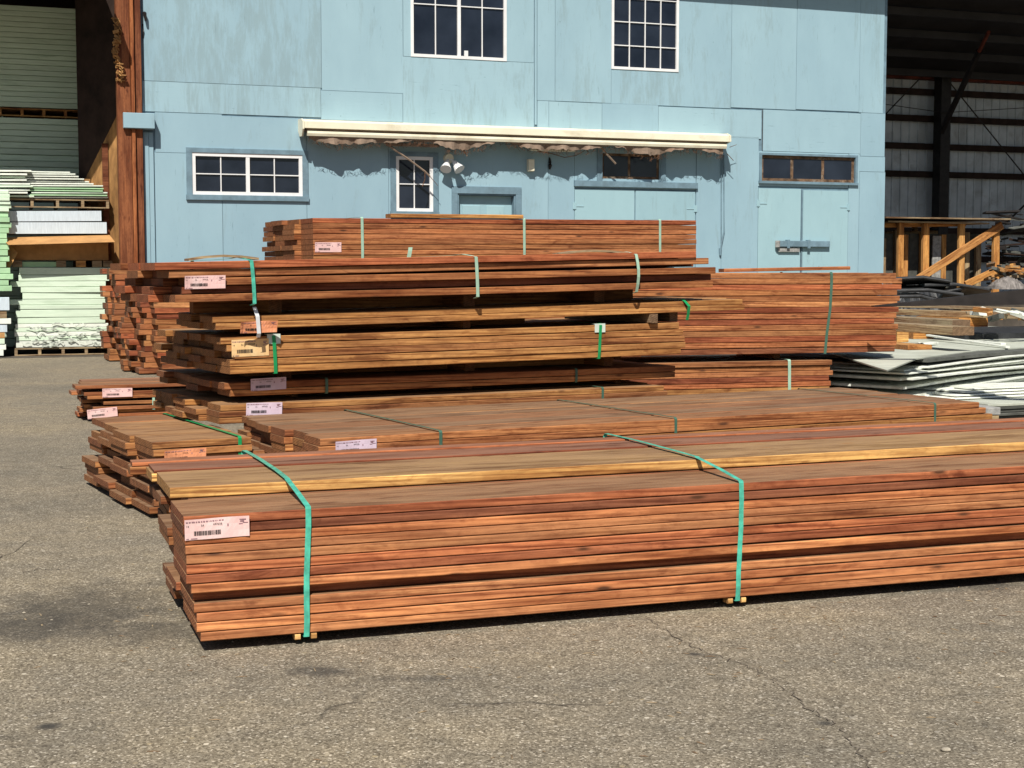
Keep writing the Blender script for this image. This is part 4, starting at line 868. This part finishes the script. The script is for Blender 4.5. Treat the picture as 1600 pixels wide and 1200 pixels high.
# tall shaded stack behind
P = atD(137, 180, 28.4)
def tall(label, pxr, D, yb_, ys, wd, n, mat='foam', jit=.02, base=True):
    Pz = atD(pxr, yb_, D).z; Pt = atD(pxr, ys, D).z
    st, zz = stack(label, pxr, yb_, D, wd, 1.2, thf, [((Pt-Pz)/n, mat, 'foam_board', 0, wd+rj(.04)) for _ in range(n)], z0=Pz, jit=jit)
    return st, Pz
t1, z1_ = tall('shaded green foam board stack on a pallet high in the dark shed, top left', 138, 28.4, 171, 14, 1.62, 19)
pallet(t1, -.17, 1.62, 1.1, .15, 0, 'fresh')
t2, z2_ = tall('half shaded green foam board stack below the high pallet, its lower boards in sunlight', 133, 28.3, 300, 187, 1.66, 12, jit=.05)
t3, z3_ = tall('lower hidden green foam stack in the dark shed, behind the open carton', 132, 28.3, 540, 303, 1.6, 18)
bx, _ = tall('shaded green foam stack at the far top left edge of the photo', 7, 29.5, 186, 8, 1.6, 18)
b2, _ = tall('shaded green foam stack reaching the left photo edge, below the far top left one', 3, 29.6, 545, 190, 1.6, 30)
bl = MB(); vs = []
b = MB()
pts = [(122, 12), (132, 30), (138, 55), (143, 90), (152, 110), (155, 95), (148, 60), (139, 35)]
V = [atD(px, py, 28.25) for px, py in pts]; b.add([tuple(v) for v in V]+[(v.x+.02, v.y+.25, v.z) for v in V], [tuple(range(8))]+[(i, (i+1) % 8, (i+1) % 8+8, i+8) for i in range(8)]); 
o = b.obj('plastic_sheet', M['sheetd']); thing('', 'loose dark plastic wrap hanging off the top left foam stack', 'plastic wrap', ob=o)
# nearer stacks at left edge
L1, zl = stack('bright green foam board stack cut by the left photo edge', 17, 482, 25.0, 1.6, 1.1, thf, [(.10, 'foamg', 'foam_board', rj(.04), 1.6) for _ in range(8)]+[(.09, 'foamg', 'foam_board', -.03+.01*k+rj(.02), 1.6) for k in range(6)]+[(.06, 'foam', 'foam_board', .03, 1.6) for _ in range(6)], jit=.03, z0=atD(17, 455, 25).z)
L2, zl = stack('pale blue and white foam boards beneath the bright green stack at left edge', 16, 553, 25.0, 1.6, 1.1, thf, [(.10, 'foamw', 'foam_board', -.1, 1.6), (.10, 'foamw', 'foam_board', -.08, 1.6), (.10, 'foam', 'foam_board', -.1, 1.6), (.10, 'card', 'cardboard_strip', -.09, 1.6), (.14, 'foamb', 'foam_board', -.03, 1.6), (.1, 'foamw', 'foam_board', .0, 1.62), (.13, 'old', 'wood_block', 0, 1.55), (.24, 'foamb', 'foam_board', 0, 1.6)], z0=.03, jit=.015)

# ------------------------------------------------------------------ left shed shell
c_, s_ = math.cos(R(thf)), math.sin(R(thf))
def shed(name, label, x0, x1, y0, y1, zf, zb, back=True, left=True, right=True, mats=('darkwood', 'roofm')):
    r = thing(name, label, 'shed', Pf, (0, 0, R(thf)))
    b = MB(); b.add([(x0, y0, zf), (x1, y0, zf), (x1, y1, zb), (x0, y1, zb), (x0, y0, zf+.12), (x1, y0, zf+.12), (x1, y1, zb+.12), (x0, y1, zb+.12)], [(3, 2, 1, 0), (4, 5, 6, 7), (0, 1, 5, 4), (1, 2, 6, 5), (2, 3, 7, 6), (3, 0, 4, 7)]); b.obj('roof', M[mats[1]], r)
    if left: b = MB(); b.box(x0-.1, x0, y0+.5, y1, 0, min(zf, zb)); b.obj('wall', M[mats[0]], r)
    if right: b = MB(); b.box(x1, x1+.1, y0+.5, y1, 0, min(zf, zb)); b.obj('wall', M[mats[0]], r)
    if back: b = MB(); b.box(x0-.1, x1+.1, y1, y1+.1, 0, zb); b.obj('wall', M[mats[0]], r)
    return r
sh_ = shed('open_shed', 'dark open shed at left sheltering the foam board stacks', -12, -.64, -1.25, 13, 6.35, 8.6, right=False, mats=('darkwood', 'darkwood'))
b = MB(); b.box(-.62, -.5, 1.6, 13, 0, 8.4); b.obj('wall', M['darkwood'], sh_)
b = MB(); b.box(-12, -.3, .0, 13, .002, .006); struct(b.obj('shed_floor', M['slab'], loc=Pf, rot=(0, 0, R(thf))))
# ------------------------------------------------------------------ right shed
yb2 = 12.5; XR0 = xR+.03; XR1 = xR+20
Rs = shed('open_metal_shed', 'dark open metal shed at right with pale corrugated back wall and dark girts', XR0, XR1, .3, yb2, 10.2, 7.35, back=False, left=False)
def gx(px, py, f): a = tolocal(Vector(Pf), thf, 0, onv(px, py, Pf, thf, f)); return a[0], a[2]
fb = -yb2
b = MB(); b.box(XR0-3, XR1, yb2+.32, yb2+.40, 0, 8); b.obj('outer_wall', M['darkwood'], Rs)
zt = gx(1400, 122, fb)[1]
x = XR0-2.4; k = 0
while x < XR1:     # corrugated sheet ribs: each a panel
    wd = .30; b = MB(); y_ = yb2+.2
    b.prism([(0, 0), (0, 0)][:0] or [(y_, 0), (y_+.05, 0), (y_+.05, .01), (y_, .01)], 0, .001) if False else None
    b.add([(0, y_, 0), (.24, y_, 0), (.26, y_-.035, 0), (.295, y_-.035, 0), (0, y_, zt), (.24, y_, zt), (.26, y_-.035, zt), (.295, y_-.035, zt)] + [(0, y_+.02, 0), (.295, y_+.02, 0), (0, y_+.02, zt), (.295, y_+.02, zt)],
        [(0, 1, 5, 4), (1, 2, 6, 5), (2, 3, 7, 6), (9, 8, 10, 11), (3, 9, 11, 7), (8, 0, 4, 10), (4, 5, 6, 7, 11, 10), (0, 8, 9, 3, 2, 1)])
    b.obj('corrugated_panel', M['corr'], Rs, (x, 0, 0)); x += .30; k += 1
b = MB(); b.box(XR0-2.4, XR1, yb2-.1, yb2+.1, zt, zt+.42); b.obj('header_beam', M['rust'], Rs)
for py, h in ((136, 10), (178, 10), (222, 10), (266, 10), (308, 0), (355, 10), (400, 10)):
    if not h: continue
    z = gx(1384, py, fb)[1]; b = MB(); b.cbox(XR0-2.4, XR1, yb2-.04, yb2+.15, z-.18, z, .01); b.obj('girt', M['darkwood'], Rs)
for px in (1461, 1780):
    x = gx(px, 250, fb)[0]; b = MB(); b.box(x-.17, x+.17, yb2-.5, yb2-.12, 0, zt+.3); b.obj('column', M['steel_dark'], Rs)
for a, c2, rr, f1, f2, mm in (((1384, 178), (1436, 124), .02, .6, .6, 'steel_dark'), ((1480, 124), (1620, 298), .02, .6, .6, 'steel_dark'), ((1471, 206), (1530, 80), .10, .6, 3.2, 'steel_dark'), ((1530, 80), (1545, 50), .06, 3.2, 4.0, 'rust'), ((1384, 163), (1475, 176), .012, .6, .6, 'steel_dark'), ((1475, 176), (1610, 168), .012, .6, .6, 'steel_dark'), ((1570, 350), (1612, 310), .03, .6, .6, 'steel_dark')):
    p_ = gx(*a, fb+f1); q_ = gx(*c2, fb+f2); b = MB(); b.tube([(p_[0], yb2-f1, p_[1]), (q_[0], yb2-f2, q_[1])], rr, 6); b.obj('brace', M[mm], Rs)
for k in range(9):
    y = .9+k*1.35; u = (y-.3)/(yb2-.3); z = 10.2+(7.35-10.2)*u; b = MB(); b.box(XR0, XR1, y-.05, y+.05, z-.26, z-.06); b.obj('purlin', M['roofm'], Rs)
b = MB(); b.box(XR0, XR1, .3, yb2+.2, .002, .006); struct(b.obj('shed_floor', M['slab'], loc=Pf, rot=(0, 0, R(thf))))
# timber rack with screens
DM = 31.5; thM = 19.5; PM = atD(1390, 455, DM); PM.z = 0
Rk = thing('timber_rack', 'open fresh timber rack with diagonal braces in the right shed', 'rack', PM, (0, 0, R(thM)))
def mx(px, py, f=0): return tolocal(PM, thM, 0, onv(px, py, PM, thM, f))
def bar(pa, pb_, wd, dp, y, nm, mat='fresh'):
    a = mx(*pa); c3 = mx(*pb_); dx, dz = c3[0]-a[0], c3[2]-a[2]; L_ = math.hypot(dx, dz); b = MB(); b.cbox(0, L_, -dp/2, dp/2, -wd/2, wd/2, .006); b.obj(nm, M[mat], Rk, (a[0], y, a[2]), (0, -math.atan2(dz, dx), 0))
for px, top, wd, y, mt in ((1394, 372, .12, .35, 'old'), (1407, 345, .13, 0, 'fresh'), (1431, 366, .12, .4, 'fresh'), (1446, 346, .15, 0, 'fresh'), (1491, 366, .12, .4, 'fresh'), (1502, 347, .14, 0, 'fresh'), (1546, 368, .13, .4, 'old'), (1556, 352, .15, 0, 'fresh'), (1420, 358, .08, .48, 'old'), (1468, 350, .1, .9, 'old'), (1530, 362, .12, .44, 'old'), (1460, 362, .08, .46, 'fresh'), (1384, 368, .08, .3, 'old')):
    bar((px-2, 520), (px, top), wd, .09, y, 'upright', mt)
bar((1425, 440), (1562, 352), .17, .05, -.08, 'brace'); bar((1505, 445), (1562, 418), .15, .05, -.08, 'brace'); bar((1378, 352), (1515, 350), .09, .12, .18, 'rail'); bar((1378, 364), (1500, 362), .09, .12, .85, 'rail', 'old')
for px0, px1 in ((1378, 1403), (1403.5, 1443), (1443.5, 1498), (1498.5, 1552)):
    a = mx(px0, 364); c3 = mx(px1, 362); b = MB(); b.box(a[0], c3[0], .52, .55, .4, a[2]); b.obj('mesh_screen', M['sheetd'], Rk)
a = mx(1471, 368); c3 = mx(1484, 368); b = MB(); b.box(a[0], c3[0], .3, .33, .6, a[2]); b.obj('grey_panel', M['concrete'], Rk)
a = mx(1372, 343); c3 = mx(1566, 338)
b = MB(); b.box(a[0], c3[0], -.3, 1.3, a[2]+.02, a[2]+.05); b.obj('roof_sheet', M['old'], Rk, rot=(0, -.0, 0))
b = MB(); b.box(a[0]+.1, c3[0]-.5, -.2, 1.2, a[2]-.06, a[2]-.03); b.obj('roof_sheet', M['old'], Rk, rot=(0, .006, 0))
# black tarp heap
def heap(name, label, cat, P, wd, dp, ht, mat, seed, n=14, m=8, th=19.5, rough=.35, prof=None):
    rs = random.Random(seed); b = MB(); vs = []
    for i in range(n+1):
        for j in range(m+1):
            u, v = i/n, j/m; h = (math.sin(math.pi*u)**.6)*(math.sin(math.pi*v)**.6) if 0 < u < 1 and 0 < v < 1 else 0
            vs.append((u*wd+rs.uniform(-1, 1)*.03*wd/n*8*h, v*dp+rs.uniform(-.02, .02), ht*h*(1-rough+rough*2*rs.random()*.8)))
    fs = [(i*(m+1)+j, (i+1)*(m+1)+j, (i+1)*(m+1)+j+1, i*(m+1)+j+1) for i in range(n) for j in range(m)]
    b.add(vs, fs); o = b.obj(name, M[mat], loc=P, rot=(0, 0, R(th))); thing('', label, cat, ob=o); return o
P = atD(1384, 500, 26); z_ = atD(1384, 436, 26).z
heap('crumpled_tarp', 'crumpled black tarpaulin heap in front of the timber rack', 'tarp', (P.x, P.y, 0), 2.1, 1.6, z_-.02, 'tarp', 5, 30, 12, rough=.16)
for k, (xa_, ya_, xb_, yb_) in enumerate(((1390, 452, 1500, 458), (1400, 462, 1470, 470), (1440, 445, 1540, 452), (1395, 440, 1480, 444), (1470, 462, 1545, 456))):
    pa = atD(xa_, ya_, 25.6); pb_ = atD(xb_, yb_, 25.5); d = pb_-pa; b = MB(); b.cbox(0, d.length, -.3, .3, -.03, .03, .02, mid=True, bow=(0, .05)); o = b.obj('tarp_fold', M['tarp'], loc=pa, rot=(rj(.25), -math.asin(d.z/d.length), math.atan2(d.y, d.x)))
    thing('', ['long black tarp fold on the left of the heap', 'low black tarp fold at the foot of the heap', 'upper right black tarp fold under the rack brace', 'topmost black tarp fold at left', 'right-hand black tarp fold low on the heap'][k], 'tarp', ob=o)
# dark debris pile far right and pale bag
def scrap(label, cat, cx, cy, D, spread, n, mats, seed, smin=.1, smax=.6, name='scrap_pile', zbase=None, flat=.25):
    rs = random.Random(seed); P = atD(cx, cy, D); root = thing(name, label, cat, P, (0, 0, 0))
    for k in range(n):
        b = MB(); L_ = rs.uniform(smin, smax); w_ = rs.uniform(.05, .18); t = rs.uniform(.015, .06); b.cbox(-L_/2, L_/2, -w_/2, w_/2, -t/2, t/2, .003)
        b.obj('scrap_piece', M[rs.choice(mats)], root, (rs.uniform(-1, 1)*spread[0], rs.uniform(-1, 1)*spread[1], rs.uniform(-1, 1)*spread[2]), (rs.uniform(-flat, flat), rs.uniform(-flat, flat), rs.uniform(0, 3.1)))
    return root
scrap('dark heap of boards and rubbish behind the rack at the right photo edge', 'scrap pile', 1605, 390, 36, (.9, .8, .9), 90, ['sheetd', 'darkwood', 'darkwood', 'sheetd', 'steel_dark'], 2, .3, 1.2)
scrap('sunlit jumble of wood offcuts beside the rack at the right photo edge', 'scrap pile', 1592, 425, 31, (.55, .5, .16), 40, ['old', 'fresh', 'sheetd', 'osb'], 3, .1, .6)
heap('crumpled_bag', 'pale crumpled plastic bag right of the timber rack', 'bag', atD(1566, 452, 30), .7, .6, .26, 'rag', 8, 22, 12, rough=.12)
P = atD(1560, 470, 29.5); b = MB(); b.box(-.5, 3, 0, 2.6, -P.z, 0); o = b.obj('debris_mound', M['slab'], loc=P, rot=(0, 0, R(19.5))); struct(o)

# ------------------------------------------------------------------ sheet stack K at right
zK = .62; K = thing('sheet_stack', 'wide stack of thin grey-green sheets with bright white edges at right, corner pointing forward', 'sheet stack', (3.74, 13.75, 0), (0, 0, R(45)))
rs = random.Random(21); z = .10; k = 0
while z < zK-.03:
    t = rs.choice((.012, .016, .022, .030)); gp = rs.choice((.008, .014, .026)); sag_ = rs.uniform(.0, .03); x0 = rs.uniform(-.10, .16)+(.35 if rs.random() < .2 else 0); y0 = rs.uniform(-.05, .10)
    b = MB(); vs = []; nx = 6; nyy = 3; Ld = 5.0-rs.uniform(0, .2); Wd = 3.6
    for i in range(nx+1):
        for j in range(nyy+1):
            u, v = i/nx, j/nyy; e = max(0, 1-u*3.2); vs.append((x0+u*Ld, y0+v*Wd, z-sag_*e*1.0-.02*math.sin(u*6+k)*.4))
    q = len(vs); vs += [(a, b_, c4+t) for a, b_, c4 in vs]; I = lambda i, j, tt=0: i*(nyy+1)+j+tt*q
    fs = []
    for i in range(nx):
        for j in range(nyy): fs += [(I(i, j, 1), I(i+1, j, 1), I(i+1, j+1, 1), I(i, j+1, 1)), (I(i, j+1), I(i+1, j+1), I(i+1, j), I(i, j))]
        fs += [(I(i, 0), I(i+1, 0), I(i+1, 0, 1), I(i, 0, 1)), (I(i, nyy, 1), I(i+1, nyy, 1), I(i+1, nyy), I(i, nyy))]
    for j in range(nyy): fs += [(I(0, j+1), I(0, j), I(0, j, 1), I(0, j+1, 1)), (I(nx, j), I(nx, j+1), I(nx, j+1, 1), I(nx, j, 1))]
    b.add(vs, fs); b.obj('thin_sheet', M[('sheetd' if rs.random() < .16 else 'sheete')], K); z += t+gp; k += 1
tip = onz(1386, 577, zK); lf = onz(1286, 549, zK); r1 = onz(1432, 562, zK); r2 = onz(1530, 549, zK); r3 = onz(1640, 542, zK)
poly = [tip, r1, r2, r3, Vector((11, 20, 0)), Vector((6, 23, 0)), Vector((3.3, 17.5, 0)), lf]
b = MB(); b.slab([(p.x-tip.x, p.y-tip.y) for p in poly], 0, .012, lambda x, y: -.02*math.exp(-(x*x+y*y)*2)); o = b.obj('loose_sheet', M['sheet'], loc=(tip.x, tip.y, zK)); thing('', 'large grey-green loose sheet on top of the sheet stack, its corner pointing at the camera', 'sheet', ob=o)
b = MB(); b.box(-2.2, 3.5, 2.2, 5.5, 0, .58); o = b.obj('sheet_stack', M['sheetd'], loc=(5.2, 14.2, 0), rot=(0, 0, R(33))); thing('', 'dark lower pile of sheets carrying the back of the large grey-green sheet', 'sheet stack', ob=o)
for xx in (.3, 2.4, 4.4):
    b = MB(); b.cbox(0, 3.4, -.05, .05, 0, .10); o = b.obj('sheet_bearer', M['old'], K, (xx, .05, .001), (0, 0, math.pi/2))
# lower right dark sheets and the bright sheet above them
P = onz(1545, 662, .1); 
D2 = thing('dark_sheet_stack', 'low stack of dark sheets with pale top sheets at the right photo edge', 'sheet stack', (P.x+.02, P.y+.2, 0), (0, 0, R(24)))
zt_ = onv(1560, 634, (P.x, P.y), 24).z; n_k = 9
for k in range(n_k):
    b = MB(); b.cbox(0, 3, 0, 1.6, 0, zt_/n_k-.004, .003); b.obj('sheet', M['sheetd' if k < n_k-1 else 'sheet'], D2, (rj(.03)+.02, rj(.02), k*zt_/n_k))
for k in range(4):
    b = MB(); b.cbox(0, 2.6, 0, .45, 0, .014, .003); b.obj('sheet', M['sheete'], D2, (-.05+.15*k, .45+.05*k, zt_+.003+.024*k), (0, 0, rj(.03)))
# concrete blocks next to bundle E
P = onv(1538, 662, (bE.x, bE.y), 20, -.25); zt2 = onv(1538, 637, (P.x, P.y), 20).z
B3 = thing('block_pile', 'three grey blocks stacked at the right end of the wide flat bundle', 'blocks', (P.x, P.y, 0), (0, 0, R(18)))
n3 = max(3, int(zt2/.055)); 
for k in range(n3):
    b = MB(); b.cbox(0, .135+rj(.004), 0, .3, 0, zt2/n3-.003, .004); b.obj('block', M['concrete' if k % 3 else 'old'], B3, (rj(.006), rj(.006), k*zt2/n3))
# timbers on the sheets
def beam(label, p0, z0_, p1, z1_, wd, t, mat, name='timber_plank'):
    a = onz(*p0, z0_); c5 = onz(*p1, z1_); d = c5-a; b = MB(); b.cbox(0, d.length, -wd/2, wd/2, 0, t, .006); o = b.obj(name, M[mat], loc=a, rot=(0, -math.asin(d.z/d.length), math.atan2(d.y, d.x))); thing('', label, 'plank', ob=o, group='loose timbers on the sheet stack'); return o
beam('uppermost weathered plank running to the right photo edge above the sheet stack', (1330, 489), .80, (1612, 499), .80, .22, .085, 'old')
beam('second weathered plank on the sheet stack, ending above a yellow block', (1330, 500), .80, (1502, 511), .80, .24, .085, 'old')
beam('third weathered plank with a broken rounded end pointing right', (1330, 512), .80, (1505, 524), .80, .26, .09, 'old')
beam('long grey plank behind the other timbers near the right photo edge', (1400, 480), .86, (1620, 486), .84, .2, .05, 'old')
for k, (px, py, w_, lb) in enumerate(((1392, 534, .16, 'yellow timber block just right of the tall reddish stack'), (1490, 514, .5, 'orange timber block under the broken plank end'), (1418, 529, .3, 'small yellow block beside the sheet stack timbers'), (1522, 500, .5, 'yellow block under the long planks at right'), (1408, 546, .3, 'thin yellow offcut on the grey-green sheet'))):
    a = onz(px, py, zK+.014); b = MB(); b.cbox(0, w_, -.12, .9, 0, .16 if k < 4 else .05, .005); o = b.obj('timber_block', M['fresh'], loc=a, rot=(0, 0, R(20))); thing('', lb, 'timber', ob=o)
for k, (p0, p1, w_) in enumerate((((1412, 531), (1460, 527), .10), ((1437, 527), (1445, 531), .04), ((1450, 520), (1575, 532), .05), ((1520, 524), (1568, 528), .06))):
    a = onz(*p0, zK+.10); c5 = onz(*p1, zK+.10); d = c5-a; b = MB(); b.cbox(0, d.length, -w_/2, w_/2, -.02, .0, .003); o = b.obj('white_strip', M['sheete'], loc=a-Vector((0, 0, .055 if k != 2 else .02)), rot=(0, .02 if k == 2 else 0, math.atan2(d.y, d.x))); thing('', ['pale offcut strip near the planks on the grey-green sheet', 'tiny white chip on the grey-green sheet', 'long thin pale strip across the grey-green sheet', 'short white-ended strip on the grey-green sheet at right'][k], 'strip', ob=o)
# black tapered beam
a0 = atD(1366, 479, 13.5); b = MB(); L_ = 1.9
e = atD(1760, 435, 12.7); e2 = atD(1760, 474, 12.7)
n = Vector((0, .12, 0)); vs = [a0, e2, e, a0+Vector((0, 0, .006))]; vs += [v+n for v in vs]; b.add([v-a0 for v in vs], [(0, 1, 2, 3), (7, 6, 5, 4), (0, 4, 5, 1), (1, 5, 6, 2), (2, 6, 7, 3), (3, 7, 4, 0)])
o = b.obj('steel_beam', M['steel_dark'], loc=a0); thing('', 'long black tapered steel beam crossing from the right photo edge to the tall reddish stack', 'beam', ob=o)
e3 = atD(1745, 474, 12.75); b = MB(); b.box(-.15, .25, -.1, .3, 0, e3.z-.005); o = b.obj('support_crib', M['old'], loc=(e3.x, e3.y, 0)); thing('', 'timber crib outside the right photo edge carrying the black beam', 'timber', ob=o)
# mixed small debris around far right
scrap('white plastic and wood scraps at the right photo edge above the sheet stack', 'scrap pile', 1590, 490, 17.5, (.5, .5, .05), 26, ['sheete', 'sheete', 'old', 'sheetd', 'fresh'], 9, .05, .3)
P = atD(1590, 503, 18.6); b = MB(); b.box(-1.1, 2.5, -.4, 1.5, -P.z, -.12); o = b.obj('sheet_stack', M['tarp'], loc=P, rot=(0, 0, R(20))); thing('', 'black sheet pile behind the grey-green sheet at the right photo edge', 'sheet stack', ob=o)
# render defaults
S.render.resolution_x = 1024; S.render.resolution_y = 768
